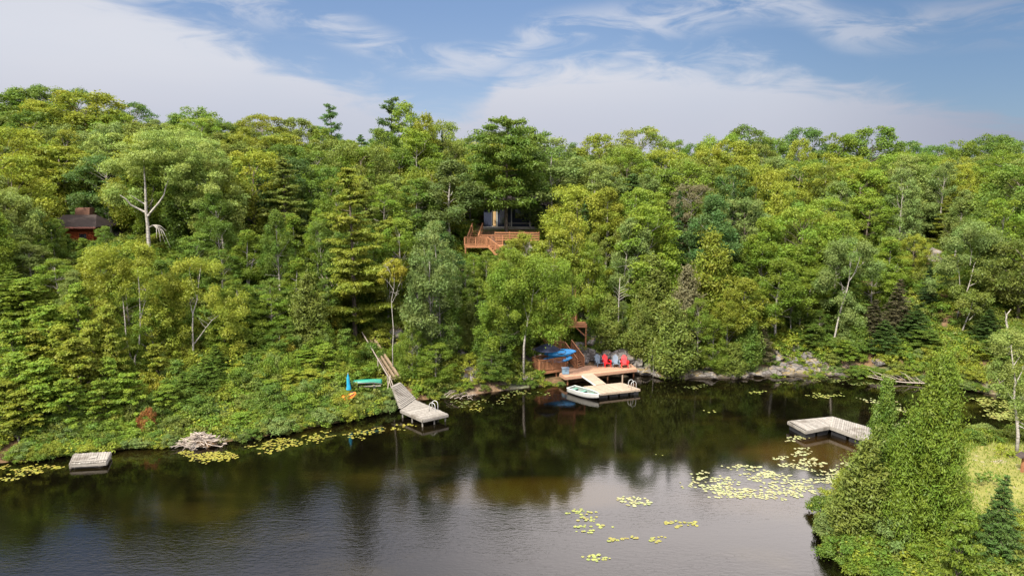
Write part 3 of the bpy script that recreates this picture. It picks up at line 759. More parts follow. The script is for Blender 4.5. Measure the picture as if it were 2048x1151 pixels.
def drawn_tree(name, label, cat, Y, base_px, trunk, limbs, lumps, tint, bark, n=14000, leaf=.14, flat=.8, droop=.6, r0=.14, seed=1, group=None, back=.25):
    r0 *= .72
    """a tree whose trunk and limbs are given one by one; lumps = ellipses of foliage"""
    b0 = PY(*base_px, Y); zb = H(b0.x, Y); rs = np.random.RandomState(seed)
    q = lambda px, py, dy=0: tuple(PY(px, py, Y + dy) - Vector((b0.x, Y, zb)))
    tb = MB(); k = len(trunk)
    pts = [(0, 0, -.5)] + [q(*p) for p in trunk]
    tb.tube(pts, [r0 * (1 - .8 * i / k) for i in range(k + 1)], 8)
    for L, r in limbs:
        m = len(L); tb.tube([q(*p) for p in L], [.75 * r * (1 - .75 * i / (m - 1)) for i in range(m)], 5, cap=False)
        for _ in range(3 if lumps else 0):
            i = rs.randint(1, m); p = L[i]; tb.tube([q(*p), q(p[0] + rs.uniform(-9, 9), p[1] - rs.uniform(2, 9)), q(p[0] + rs.uniform(-18, 18), p[1] - rs.uniform(6, 22))], [.022, .015, .005], 4, cap=False)
    root = empty(name, (b0.x, Y, zb), label, cat, group)
    link('trunk', tb.mesh('trunk', bark, True), root)
    C, Rr = [], []
    for (cx, cy, rx, ry, m, r) in lumps:
        for _ in range(m):
            a = rs.uniform(0, 6.28); kk = rs.uniform() ** .5
            C.append(q(cx + math.cos(a) * rx * kk, cy + math.sin(a) * ry * kk, rs.normal() * rx / FPX * Y * .38 + back)); Rr.append(r * rs.uniform(.65, 1.3))
    if C:
        c = link('crown', clumps_to_leaves('crown', C, Rr, n, leaf, rs, flat=flat, droop=droop, up=.4), root); c.color = (*TINT[tint][1], 1)
    return root

drawn_tree('birch_tree', 'forked yellow birch with bare white fork, above the stick pile', 'birch tree', 54, (385, 800), [(388, 740), (386, 690), (385, 655), (386, 625), (394, 600), (398, 560), (402, 530)],
           [([(386, 690), (400, 672), (412, 655), (424, 640), (440, 628)], .07), ([(386, 628), (383, 618), (380, 606)], .06), ([(396, 600), (385, 570), (378, 540)], .05)],
           [(395, 540, 52, 26, 22, .55), (340, 590, 42, 45, 20, .55), (455, 610, 42, 34, 24, .5), (350, 560, 30, 30, 12, .5), (400, 580, 50, 16, 12, .45), (455, 660, 40, 40, 18, .5), (340, 650, 36, 36, 16, .5), (395, 735, 60, 32, 26, .55), (340, 710, 30, 30, 12, .5), (455, 710, 34, 30, 12, .5)],
           'y', M_BIRCH, 20000, .125, seed=21, r0=.13)
drawn_tree('birch_tree', 'slim white birch with small golden crown, right of the large layered pine', 'birch tree', 57.5, (785, 708), [(785, 700), (787, 660), (784, 620), (783, 600), (788, 575), (789, 550), (787, 530)],
           [([(784, 605), (792, 590), (797, 572)], .03), ([(787, 580), (778, 566), (768, 556)], .03), ([(789, 560), (780, 545), (775, 535)], .02)],
           [(783, 536, 22, 18, 20, .33), (770, 555, 18, 9, 6, .28), (800, 548, 14, 12, 6, .28)], 'l', M_BIRCH, 4200, .11, r0=.065, seed=22)
drawn_tree('birch_tree', 'big weeping birch of fine green leaves, hanging over the railed dining deck', 'birch tree', 58.6, (1047, 712), [(1048, 692), (1051, 668), (1056, 640), (1063, 610), (1068, 570), (1066, 530)],
           [([(1056, 640), (1045, 600), (1035, 570)], .07), ([(1068, 590), (1090, 565), (1105, 540)], .06), ([(1095, 640), (1090, 620), (1083, 605)], .03)],
           [(1030, 540, 42, 38, 26, .60), (1085, 540, 52, 32, 30, .60), (1010, 600, 48, 55, 36, .62), (1060, 590, 50, 50, 34, .62), (1115, 600, 36, 50, 28, .58), (1128, 560, 26, 16, 8, .5), (985, 655, 28, 42, 18, .55), (1015, 690, 40, 40, 18, .55), (1085, 650, 40, 30, 20, .5), (1028, 505, 14, 12, 8, .4), (1125, 655, 22, 15, 8, .4)],
           'b', M_BIRCH, 60000, .118, droop=1.1, r0=.15, seed=23)
drawn_tree('birch_tree', 'long leaning birch with white trunk and forked bare limbs, right of the rocky outcrop', 'birch tree', 65, (1664, 705), [(1666, 690), (1674, 650), (1683, 612), (1694, 580), (1698, 560), (1700, 540), (1700, 515)],
           [([(1698, 562), (1708, 548), (1716, 528), (1720, 515)], .07), ([(1699, 545), (1703, 520), (1708, 505)], .05), ([(1716, 535), (1724, 528)], .03), ([(1690, 590), (1686, 585), (1684, 580)], .03)],
           [(1690, 500, 42, 24, 18, .6), (1735, 525, 26, 30, 14, .6), (1665, 540, 28, 28, 12, .6), (1700, 620, 30, 40, 20, .6), (1718, 660, 22, 22, 8, .5), (1650, 580, 24, 30, 10, .5)], 'g', M_BIRCH, 17000, .135, r0=.15, seed=24)
drawn_tree('birch_tree', 'left of the twin leaning birches, long bright white trunk sloping up to the right', 'birch tree', 66, (1896, 690), [(1902, 672), (1910, 650), (1918, 620), (1928, 600), (1938, 570), (1944, 548), (1948, 530)],
           [([(1920, 572), (1918, 545), (1915, 525)], .05), ([(1938, 572), (1960, 562), (1990, 558)], .05), ([(1948, 530), (1960, 505), (1975, 485)], .05), ([(1940, 530), (1943, 505), (1940, 490)], .04)],
           [(1940, 480, 55, 32, 30, .7), (1900, 520, 34, 28, 16, .6), (1985, 525, 34, 40, 18, .65), (1880, 560, 26, 26, 8, .5), (1975, 600, 30, 26, 10, .55)], 'g', M_BIRCH, 18000, .14, r0=.17, seed=25)
drawn_tree('birch_tree', 'right and lower of the twin leaning birches, short reddish white trunk', 'birch tree', 63.5, (1908, 712), [(1914, 692), (1922, 668), (1933, 640), (1940, 622), (1946, 600)],
           [([(1938, 640), (1955, 622), (1968, 610)], .04)], [(1955, 605, 38, 28, 22, .55), (1985, 640, 24, 22, 8, .5), (1935, 585, 26, 16, 8, .5)], 'o', M_BIRCH, 10000, .13, r0=.15, seed=26)
drawn_tree('dead_birch', 'bare broken white trunk standing at the right edge above the inlet', 'dead tree', 60, (2016, 672), [(2015, 655), (2012, 640), (2014, 628), (2022, 618)],
           [([(2013, 636), (2011, 628), (2010, 622)], .05)], [], 'g', M_BIRCH, r0=.16, seed=27)
drawn_tree('dead_birch', 'thin bare white trunk high on the hillside at the right edge', 'dead tree', 78, (2038, 520), [(2036, 490), (2032, 465), (2030, 440), (2031, 425)],
           [([(2032, 465), (2026, 445), (2022, 430)], .04), ([(2033, 470), (2040, 450), (2046, 440)], .04)], [], 'g', M_BIRCH, r0=.12, seed=28)
drawn_tree('birch_tree', 'near birch at the right edge, spotted white trunk on the grassy bank', 'birch tree', 41, (2037, 885), [(2036, 872), (2034, 840), (2028, 800), (2030, 760), (2025, 720), (2022, 690)],
           [([(2030, 770), (2045, 740), (2062, 720)], .05), ([(2028, 800), (2010, 780), (2000, 765)], .035), ([(2036, 850), (2050, 857), (2070, 860)], .07), ([(2024, 735), (2040, 712), (2058, 705)], .045), ([(2060, 722), (2035, 710), (2012, 706)], .03)],
           [(2020, 690, 38, 28, 20, .42), (2045, 740, 36, 40, 24, .42), (2000, 740, 16, 20, 8, .35), (2060, 800, 40, 40, 16, .4), (2012, 775, 18, 16, 7, .34)], 'p', M_BIRCH, 15000, .095, r0=.15, seed=29)
drawn_tree('dead_cedar', 'bare grey dead tree with spread twigs, behind the cedars above the red chairs', 'dead tree', 64.2, (1237, 650), [(1237, 625), (1238, 590), (1240, 555)],
           [([(1238, 600 - 6 * i), (1250, 592 - 5 * i), (1262 - i * 2, 590 - 7 * i + (i % 2) * 8)], .035) for i in range(5)] + [([(1238, 610 - 8 * i), (1232, 600 - 8 * i), (1226, 597 - 8 * i)], .02) for i in range(4)],
           [], 'g', M_PBARK, r0=.11, seed=30)
drawn_tree('driftwood_stump', 'bleached curved driftwood stump beside the cedars right of the chairs', 'stump', 61.3, (1308, 728), [(1307, 720), (1304, 712), (1305, 704), (1304, 697)],
           [([(1305, 716), (1312, 712), (1320, 716)], .035), ([(1307, 720), (1316, 722), (1322, 728)], .03)], [], 'g', M_BIRCH, r0=.10, seed=31)

drawn_tree('birch_tree', 'birch with two slim white trunks joined at the base, among young maples', 'birch tree', 52.5, (265, 735), [(270, 715), (278, 690), (281, 650), (280, 610), (278, 570), (275, 540)],
           [([(266, 728), (258, 700), (252, 670), (250, 640), (246, 600), (238, 560)], .10), ([(281, 640), (288, 610), (292, 585)], .04)],
           [(265, 520, 40, 34, 26, .5), (200, 535, 44, 40, 28, .5), (235, 575, 50, 30, 18, .42), (305, 565, 28, 36, 12, .42), (195, 610, 28, 36, 12, .45), (310, 640, 26, 40, 12, .45)], 'y', M_BIRCH, 15000, .125, seed=33, r0=.11)
# ---- hero pines
PINE_A = g_pine(911, 15, 7.4, .15, 38000, 14, .14, .24, .16, .85, .36, wide=.60)
hand('pine', 697, 332, 63.0, 165, 'y', .88, PINE_A, 'large layered pine with golden green plates of needles, left above the log slide', rz=.4)
PINE_B = g_pine(912, 12, 9.5, .17, 34000, 9, .26, .24, .10, .25, .60, topw=1.0)
hand('pine', 1012, 230, 84.5, 168, 'm', 1.0, PINE_B, 'wide flat-layered pine standing right in front of the hilltop house', rz=1.)
PINE_C = g_pine(913, 12, 7, tiers=11, n=14000, irregular=.95, topw=.45, lift=.35, flatp=.5)
hand('pine', 780, 196, 104, 100, 'd', 1.25, PINE_C, 'tall dark pine rising highest on the skyline left of centre')
hand('pine', 662, 210, 106, 84, 't', 1.3, PINE_C, 'bluish pine with ragged top on the skyline left of the tallest one')
hand('pine', 722, 268, 108, 80, 't', 1.2)
hand('pine', 25, 540, 56, 150, 'b', .75, None, 'layered pine with drooping bright plates at the left edge, below the red cabin')
hand('pine', 290, 520, 63, 70, 'm', .8)

# ---- skyline and back rows, left to right
for a in [('broad', -10, 183, 108, 170, 'm'), ('broad', 55, 180, 112, 130, 'm'), ('open', 95, 172, 112, 120, 'm'), ('broad', 165, 186, 104, 190, 'y', .9), ('open', 150, 180, 116, 100, 'd', 1.4),
          ('open', 262, 205, 114, 110, 'd', 1.4), ('broad', 235, 232, 102, 130, 'b'), ('broad', 330, 240, 112, 100, 'g', .8), ('broad', 392, 219, 112, 130, 'm', 1.1), ('broad', 440, 248, 104, 100, 'm', .9),
          ('open', 525, 229, 108, 130, 'y', .85), ('broad', 478, 242, 110, 90, 'o'), ('broad', 590, 240, 110, 110, 'o', 1.1), ('slim', 640, 262, 100, 80, 'b', .9), ('broad', 555, 268, 98, 130, 'y', .8),
          ('slim', 812, 212, 100, 90, 'b', 1.1), ('slim', 850, 236, 98, 86, 'y', .95), ('open', 885, 246, 104, 110, 'o', 1.3), ('spruce', 860, 228, 108, 26, 'd'), ('spruce', 884, 262, 100, 26, 'd', 1.2), ('slim', 770, 262, 98, 80, 'm', 1.2),
          ('broad', 905, 285, 100, 90, 'o', 1.1), ('broad', 1060, 255, 104, 120, 'm'), ('open', 1130, 288, 110, 90, 'd', 1.4), ('broad', 1200, 276, 108, 120, 'y', .85), ('open', 1285, 255, 110, 140, 'o', 1.1),
          ('open', 1345, 282, 114, 80, 'm'), ('open', 1390, 290, 116, 90, 'd', 1.5), ('broad', 1440, 272, 112, 110, 'b'), ('open', 1492, 254, 116, 120, 'm', .9), ('broad', 1545, 278, 114, 100, 'm', 1.1),
          ('open', 1610, 259, 118, 130, 'd', 1.5), ('broad', 1600, 285, 110, 70, 'y'), ('broad', 1680, 272, 116, 110, 'b', .9), ('broad', 1745, 262, 118, 150, 'm'), ('open', 1815, 284, 122, 110, 'd', 1.6),
          ('open', 1880, 292, 124, 110, 'd', 1.7), ('broad', 1925, 285, 118, 90, 'b', .85), ('open', 1985, 272, 120, 120, 'm', .9), ('broad', 2045, 275, 116, 120, 'm'), ('open', 2010, 280, 124, 100, 'd', 1.6),
          # second rows
          ('broad', 25, 262, 88, 170, 'y', 1.1), ('broad', 120, 292, 84, 190, 'y', .95), ('broad', 215, 262, 94, 120, 'd', 1.5), ('broad', 60, 225, 98, 150, 'm', .9), ('broad', 10, 370, 76, 140, 'y', .9),
          ('broad', 490, 290, 92, 150, 'o'), ('broad', 575, 300, 94, 130, 'o', 1.05), ('broad', 545, 350, 84, 140, 'm', 1.05), ('slim', 620, 335, 84, 90, 'b'), ('broad', 755, 300, 94, 130, 'y', .8),
          ('slim', 700, 285, 98, 100, 'b', .95), ('slim', 835, 268, 95, 120, 'b', 1.05), ('slim', 800, 300, 92, 90, 'm', 1.2), ('birch', 897, 325, 82, 150, 'g', .78), ('slim', 830, 360, 80, 90, 'm', 1.1), ('slim', 765, 372, 78, 90, 'b'),
          ('slim', 1105, 278, 88, 150, 'g', .95), ('slim', 1190, 330, 84, 100, 'p', .85), ('birch', 1215, 380, 78, 110, 'y', .85), ('broad', 1245, 300, 98, 130, 'o', 1.1),
          ('broad', 1320, 340, 88, 130, 'g', .9), ('broad', 1395, 320, 92, 140, 'o', 1.1), ('broad', 1470, 310, 98, 120, 'y', .9), ('pine', 1268, 345, 86, 110, 'd', 1.2), ('open', 1385, 365, 82, 110, 'w', 1.1),
          ('spruce', 1360, 382, 74, 52, 't', .75), ('spruce', 1470, 362, 80, 30, 't', .7), ('spruce', 1862, 525, 69, 44, 't', .6), ('spruce', 1497, 510, 70, 60, 'm', .9),
          ('broad', 1540, 320, 98, 130, 'g', .95), ('broad', 1600, 330, 94, 150, 'y', .95), ('broad', 1690, 318, 98, 150, 'y', .95), ('broad', 1560, 380, 84, 120, 'm', 1.2), ('broad', 1650, 400, 82, 120, 'b'),
          ('broad', 1765, 330, 98, 160, 'p', .95), ('broad', 1830, 345, 96, 130, 'o', 1.2), ('broad', 1900, 340, 100, 160, 'y', .8), ('broad', 1985, 335, 100, 150, 'b', .8), ('broad', 1800, 385, 86, 130, 'g'),
          ('broad', 1930, 395, 90, 160, 'm', 1.2), ('broad', 2035, 365, 88, 150, 'y', .9), ('broad', 1740, 400, 82, 120, 'b', .95), ('broad', 1830, 470, 76, 60, 'y', 1.1), ('pine', 1895, 390, 82, 60, 'y', .7),
          # mid slope
          ('birch', 1425, 395, 73, 120, 't', 1.2), ('slim', 1300, 418, 71, 150, 'b', 1.1), ('birch', 1245, 440, 70, 100, 'g'), ('slim', 1148, 432, 67, 90, 'y', 1.0), ('slim', 1105, 465, 66, 110, 'y', .95), ('slim', 1180, 490, 66, 80, 'b', .95),
          ('slim', 860, 470, 59, 118, 'g', .85), ('birch', 830, 520, 57.5, 70, 'g', .8), ('slim', 880, 560, 59.5, 80, 'm'), ('birch', 488, 463, 64, 95, 'b', .9), ('birch', 590, 430, 70, 90, 'b', .9), ('slim', 540, 500, 66, 60, 'm'),
          ('birch', 192, 496, 60, 110, 'y', .9), ('birch', 300, 500, 60, 90, 'y', .9), ('birch', 20, 470, 62, 120, 'p', .95), ('birch', 105, 445, 66, 60, 'm', .9),
          ('spruce', 78, 428, 65, 30, 't', 1.1), ('cedar', 610, 555, 58, 88, 'o', .95), ('slim', 745, 470, 68, 80, 'b', .9), ('slim', 800, 440, 70, 90, 'b'), ('slim', 905, 505, 70, 70, 't', 1.0), ('slim', 930, 530, 66, 50, 'm', .9),
          ('slim', 870, 445, 76, 80, 'd', 1.3), ('maple', 930, 580, 63, 40, 'b'), ('cedar', 940, 610, 62, 40, 'o', .9),
          ('cedar', 1218, 600, 64.6, 76, 'o', .95), ('cedar', 1183, 640, 64.6, 40, 'm', .9), ('cedar', 1281, 612, 63.9, 62, 'o', .95), ('cedar', 1348, 608, 61.4, 88, 'o', 1.0), ('slim', 1246, 605, 65, 34, 'g', .9),
          ('cedar', 1432, 478, 67.5, 100, 'y', .75), ('cedar', 1310, 520, 67, 90, 'o', .9), ('slim', 1290, 530, 68, 80, 'b'), ('cedar', 1375, 540, 65, 80, 'w', 1.2), ('birch', 1490, 560, 64, 120, 'y', .85),
          ('birch', 1560, 520, 66, 120, 'b', .9), ('birch', 1460, 580, 63, 80, 'y', .8), ('birch', 1530, 440, 72, 110, 'b'), ('birch', 1610, 470, 70, 110, 'b', .95), ('birch', 1790, 478, 72, 110, 'b', 1.0), ('birch', 1590, 540, 66, 60, 'm'),
          ('slim', 1400, 600, 62.5, 60, 'b', .85), ('slim', 1430, 640, 62, 60, 'b', .8), ('cedar', 1500, 640, 62.4, 60, 'm', .9), ('cedar', 1465, 690, 61.5, 60, 'o'),
          ('spruce', 1800, 560, 66, 80, 'w', .7), ('spruce', 1750, 600, 65, 80, 'w', .6), ('spruce', 1770, 640, 63.6, 90, 'd', 1.0), ('spruce', 1835, 610, 64, 90, 'd', .9), ('cedar', 1720, 640, 64.4, 50, 'm'),
          ('spruce', 1980, 620, 62, 90, 'd', .8), ('maple', 1850, 660, 62.5, 90, 'm', .8), ('maple', 1690, 680, 63, 60, 'b', .8), ('maple', 2010, 660, 58.5, 80, 'm', .9), ('slim', 1640, 620, 66, 50, 'm', .8),
          ('spruce', 1528, 655, 63.4, 60, 'w', 1.1), ('slim', 1600, 630, 66.5, 60, 'm', .8), ('maple', 1630, 650, 64.6, 70, 'm', .8),
          # lower left: young maples
          ('maple', 152, 572, 52, 95, 'b', 1.1), ('maple', 212, 608, 50, 85, 'y', .95), ('maple', 95, 610, 51, 110, 'b', 1.1), ('maple', 45, 560, 55, 110, 'b'), ('maple', 15, 640, 48.5, 110, 'b', 1.05), ('maple', 150, 680, 47.5, 130, 'y', .8),
          ('maple', 80, 720, 46, 130, 'b', 1.1), ('maple', 215, 715, 48, 70, 'b', 1.1), ('maple', 10, 760, 45, 120, 'y', .75), ('slim', 250, 560, 57, 80, 'b', .9), ('slim', 330, 560, 58, 80, 'b', .95), ('maple', 200, 760, 46.4, 90, 'b', .9),
          ('cedar', 395, 740, 50, 100, 'm', .85), ('slim', 470, 560, 58, 80, 'b', .8), ('slim', 540, 560, 60, 90, 'm', .95), ('slim', 570, 640, 57, 60, 'm'), ('maple', 350, 720, 50.5, 70, 'm'), ('maple', 470, 680, 55, 70, 'b', .85),
          ('slim', 655, 560, 62, 70, 'm', .9), ('maple', 650, 690, 55, 90, 'b'), ('maple', 620, 740, 52.5, 90, 'y', .9), ('maple', 690, 660, 57.5, 60, 'm'), ('maple', 700, 730, 55.6, 60, 'b'), ('slim', 822, 640, 57, 60, 'b', .8), ('slim', 870, 690, 56.6, 80, 'b', .85),
          ('cedar', 975, 640, 60, 60, 'm', .85), ('slim', 1000, 650, 58.6, 70, 'm', .8), ('slim', 985, 700, 57.8, 70, 'm', .9), ('slim', 1015, 590, 62, 100, 'm', .8), ('slim', 955, 560, 66, 60, 'b', .8),
          ('slim', 335, 585, 55, 80, 'b', 1.0), ('slim', 445, 625, 55.5, 70, 'b', .9), ('slim', 540, 590, 58, 90, 'b', .95), ('birch', 585, 520, 62, 90, 'b', 1.0), ('slim', 165, 575, 55.5, 90, 'y', .9), ('slim', 110, 520, 59, 90, 'b', .9), ('slim', 55, 490, 61, 100, 'p', .9),
          ('spruce', 410, 715, 50.6, 110, 'm', 1.0), ('spruce', 365, 745, 49.5, 90, 'm', .9), ('maple', 310, 690, 51, 90, 'y', .9), ('maple', 255, 745, 47.6, 90, 'b', 1.1), ('maple', 330, 770, 48, 80, 'b', .95), ('cedar', 455, 745, 52, 60, 'm', .9), ('maple', 500, 700, 55, 90, 'b', .95),
          ('slim', 560, 660, 56, 80, 'm', 1.0), ('slim', 515, 640, 57, 70, 'b', .9), ('maple', 120, 650, 49, 100, 'y', 1.0), ('maple', 60, 660, 49, 110, 'y', .95), ('maple', 180, 640, 49.5, 90, 'y', 1.05), ('maple', 30, 710, 46.3, 110, 'b', 1.1), ('maple', 130, 760, 45.6, 110, 'b', 1.0),
          ('maple', 580, 740, 52.5, 80, 'y', .95), ('maple', 540, 760, 51, 80, 'b', 1.0), ('slim', 640, 640, 58, 60, 'b', .9), ('slim', 390, 470, 64, 90, 'm', 1.1), ('pine', 345, 500, 64, 90, 'b', .8), ('slim', 440, 500, 63, 80, 'm', 1.0), ('birch', 330, 520, 60, 80, 'm', 1.1),
          ('slim', 1022, 480, 71, 60, 'y', .95), ('slim', 972, 505, 70, 56, 'b', .9), ('slim', 1055, 470, 72, 70, 'y', .9), ('slim', 1420, 520, 68, 90, 'b', 1.0), ('birch', 1620, 540, 67.5, 80, 'b', 1.0), ('slim', 1750, 520, 70, 80, 'b', 1.0),
          ('slim', 108, 438, 67, 34, 'b', .9), ('slim', 205, 455, 66, 46, 'm', 1.1), ('slim', 80, 470, 64, 44, 'b', .9),
          ('maple', 470, 735, 52.5, 90, 'b', .95), ('maple', 515, 745, 52, 80, 'y', .9), ('slim', 300, 600, 53.5, 80, 'b', .95), ('maple', 600, 700, 55.5, 90, 'b', .95), ('cedar', 555, 690, 55, 60, 'm', 1.0), ('spruce', 430, 690, 53, 80, 'm', .9), ('maple', 660, 745, 54, 70, 'y', .95),
          ('slim', 490, 600, 57.5, 80, 'b', .9), ('slim', 225, 640, 51, 60, 'b', .9), ('maple', 40, 780, 44.5, 110, 'y', .9), ('birch', 140, 540, 57, 80, 'p', .9),
          ('slim', 118, 440, 69, 30, 'm', 1.0), ('maple', 165, 478, 66, 44, 'b', .9),
          ('slim', 1004, 496, 73, 48, 'm', 1.05), ('slim', 948, 512, 73, 40, 'b', .9),
          # on the near point
          ]:
    hand(*a)
hand('cedar', 1884, 728, 31.0, 205, 'b', .82, g_cedar(921, 9, 5, .085, 76000, 520, 0, .16, .95, .50), 'tallest near cedar on the point, filling the lower right', rz=.3, xb=1882)
hand('cedar', 1780, 772, 33.4, 118, 'm', 1.05, g_cedar(922, 7, 3.4, .085, 36000, 260, 0, .12, .9, .55), 'slimmer near cedar left of the tallest one, in front of the L-shaped dock')
hand('cedar', 1735, 885, 32.0, 120, 'o', .95, None, 'low near cedar at the left of the point, below the L-shaped dock')
hand('spruce', 2012, 952, 29.0, 110, 'd', 1.3, None, 'small dark spruce on the near bank at the lower right')
hand('maple', 1930, 1020, 26.5, 110, 'b', .8, None, 'young maple below the small dark spruce at the lower right')

# ---- the rest of the wood, tree by tree
SKY_PX = [(-100, 185), (0, 186), (100, 178), (180, 192), (260, 215), (330, 242), (400, 224), (470, 244), (520, 236), (600, 244), (640, 250), (700, 268), (760, 262), (870, 245), (915, 272), (940, 262), (1060, 262), (1100, 285), (1150, 295), (1200, 280), (1280, 262),
          (1340, 286), (1390, 296), (1430, 272), (1490, 262), (1560, 280), (1600, 268), (1680, 274), (1740, 268), (1800, 290), (1880, 300), (1950, 285), (2048, 275), (2150, 275)]
VIS = [(100, 405, 200, 500, 77), (930, 405, 1090, 515, 90), (235, 370, 355, 502, 70.5), (725, 655, 805, 790, 66), (1060, 650, 1300, 770, 62), (1138, 590, 1190, 700, 65),
       (1535, 668, 1650, 745, 63), (912, 690, 965, 770, 60), (1850, 440, 1886, 500, 80), (680, 735, 790, 800, 57), (1655, 560, 1715, 705, 64), (1885, 600, 1960, 705, 64), (770, 560, 800, 700, 58), (500, 690, 600, 830, 58), (372, 590, 445, 700, 56), (235, 560, 290, 730, 55)]
CLEAR = [(PY(1030, 452, 91).x, 90.5, 8.5, 6), (PY(140, 480, 76).x, 76.5, 4.5, 3.6), (PY(985, 480, 81).x, 81, 5.5, 3.4)]
taken = [(t['x'], t['Y'], t['w']) for t in TREES]
fr = random.Random(77); kept = 0
yy = 54.0
while yy < 122:
    step = 3.3 + (yy - 54) * .038
    xx = -.80 * yy - 4
    while xx < .80 * yy + 4:
        x = xx + fr.uniform(-.4, .4) * step; y = yy + fr.uniform(-.4, .4) * step; xx += step
        d = float(sdist(np.array([x]), np.array([y]), FAR)[0])
        if d < 2.2: continue
        if any(math.hypot((x - c[0]) / c[2], (y - c[1]) / c[3]) < 1 for c in CLEAR): continue
        if any(math.hypot(x - tx, y - ty) < .25 * tw + 1.0 for tx, ty, tw in taken): continue
        z = H(x, y)
        left = x < -5
        if d < 7: kind = fr.choices(['cedar', 'slim', 'maple', 'birch', 'spruce'], [3, 3, 4, 2, 1.0])[0]; h = fr.uniform(3.0, 6.0)
        elif d < 20: kind = fr.choices(['birch', 'slim', 'cedar', 'spruce', 'maple', 'broad'], [5, 5, 1.3, .9, 1, 1.5])[0]; h = fr.uniform(6.5, 10)
        elif d < 34: kind = fr.choices(['birch', 'slim', 'broad', 'spruce', 'pine'], [2.5, 3, 5, .6, .3])[0]; h = fr.uniform(8, 11)
        else: kind = fr.choices(['broad', 'open', 'slim'], [6, 2.5, 1.0])[0]; h = fr.uniform(8, 12)
        w = {'broad': .85, 'open': .85, 'slim': .52, 'birch': .46, 'cedar': .42, 'spruce': .34, 'pine': .55, 'maple': .7}[kind] * h * fr.uniform(.85, 1.2)
        px, py = proj((x, y, z + h))
        if px < -120 or px > 2170: continue
        sk = float(np.interp(px, [a for a, _ in SKY_PX], [b for _, b in SKY_PX])) + fr.uniform(6, 30)
        if py < sk:
            h2 = PY(px, sk, y).z - z
            if h2 < 4.5: continue
            w *= max(.6, h2 / h); h = h2
        px, py = proj((x, y, z + h)); bx, by = proj((x, y, z)); hw = w / 2 / y * FPX * .9
        if any(y < v[4] and px + hw > v[0] and px - hw < v[2] and by > v[1] and py < v[3] for v in VIS): continue
        big = kind in ('birch', 'slim', 'cedar', 'maple')
        tint = fr.choices('ybmogtdp', [3.4, 4.4, 4, 3.0, 1.6, .25, .6, 1.3] if d > 10 else [2.4, 5, 4, 1.5, 1, .3, .5, .7])[0]
        if kind == 'spruce': tint = fr.choice('tdm')
        if kind == 'pine': tint = fr.choice('dmo')
        if kind == 'cedar': tint = fr.choice('omy'); 
        sh = fr.uniform(.8, 1.12) * (1.25 if tint in 'd' else 1)
        place_tree(kind, (x, y, z - .1), h, w, tint, fr.uniform(0, 6.28), sh, None, None, fr)
        taken.append((x, y, w)); kept += 1
    yy += step * .92
print('filler trees', kept, 'all', len(TREES))

# ------------------------------------------------------------------ shrubs on the banks
SHRUBS = []
def shrub(x, y, h, w, tint, shade=1.0, name=None):
    z = H(x, y)
    return place_tree('shrub', (x, y, z - .05), h, w, tint, fr.uniform(0, 6.28), shade, None, name, fr)
def shore_pt(px, d):
    """a point d metres inland of the far shore, in the picture column px"""
    lo, hi = 30.0, 80.0
    a = (px - 1024) / FPX
    for _ in range(40):
        m = (lo + hi) / 2
        if float(sdist(np.array([a * m * 1.0]), np.array([m]), FAR)[0]) < d: lo = m
        else: hi = m
    return a * lo, lo
for px in np.arange(-20, 1990, 17.0):
    px = px + fr.uniform(-6, 6)
    if 1118 < px < 1290 or 786 < px < 812: continue
    wide = px < 800
    rows = ((.35, .8, 1.5), (1.7, 1.3, 2.2), (3.4, 1.7, 2.6), (5.4, 1.8, 2.8)) if wide else ((.5, .55, 1.1), (2.4, 1.1, 1.8)) if px < 1640 else ((.1, .7, 1.5), (1.3, 1.0, 1.9), (2.8, 1.4, 2.4))
    if 1290 < px < 1540: rows = ((1.6, .8, 1.3),)
    for r, (d, h, w) in enumerate(rows):
        if r > 0 and fr.random() < (.35 if wide else .45): continue
        if px < 90 and r == 1: continue
        if r > 0 and px >= 1640 and fr.random() < -1: continue
        if 332 < px < 458 and r < 2: continue
        x, y = shore_pt(px, d + fr.uniform(-.25, .5))
        if 690 < px < 790 and r >= 1: 
            if r > 1: continue
            h *= .5
        if 1050 < px < 1125: continue
        if 1535 < px < 1650 and fr.random() < .6: continue
        if 915 < px < 965 and r > 0: continue
        t = fr.choices('ybmogp', [2.2, 3.5, 3, 1.5, 2.4, .6])[0]
        shrub(x, y, h * fr.uniform(.7, 1.25), w * fr.uniform(.8, 1.25), t, fr.uniform(.75, 1.05))
for (px, py, z, h, w, t) in [(295, 845, 1.2, 2.1, 1.3, 'r'), (150, 835, .8, 1.6, 3.4, 'y'), (175, 860, .5, 1.4, 2.8, 'b'), (640, 775, 2.0, 1.8, 2.8, 'y'), (600, 800, 1.5, 1.6, 3, 'b'), (560, 770, 2.5, 1.8, 2.6, 'y'),
                             (680, 720, 3, 2, 2.6, 'y'), (520, 800, 1.8, 1.6, 2.6, 'm'), (650, 830, .6, 1.2, 2.2, 'g'), (560, 850, .5, 1.1, 2.4, 'g'), (940, 700, 3, 1.2, 1.6, 'y'), (745, 700, 3, 1.5, 1.6, 'y'), (725, 690, 3.2, 1.5, 1.8, 'y')]:
    p = P(px, py, z); shrub(p.x, p.y, h, w, t, 1.0, 'rust-brown withered shrub among the green ones, right above the stick pile' if t == 'r' else None)
for i in range(95):
    px = fr.uniform(-20, 790); x, y = shore_pt(px, fr.uniform(4.5, 13)); 
    qx, qy = proj((x, y, H(x, y)))
    if any(v[0] - 25 < qx < v[2] + 25 and v[1] < qy < v[3] + 45 and v[4] > y for v in VIS[5:6] + VIS[10:11]): continue
    if 385 < px < 470: continue
    shrub(x, y, fr.uniform(1.3, 3.2), fr.uniform(1.8, 3.3), fr.choices('ybmpl', [4, 4, 2, 1.5, .7])[0], fr.uniform(.85, 1.1))
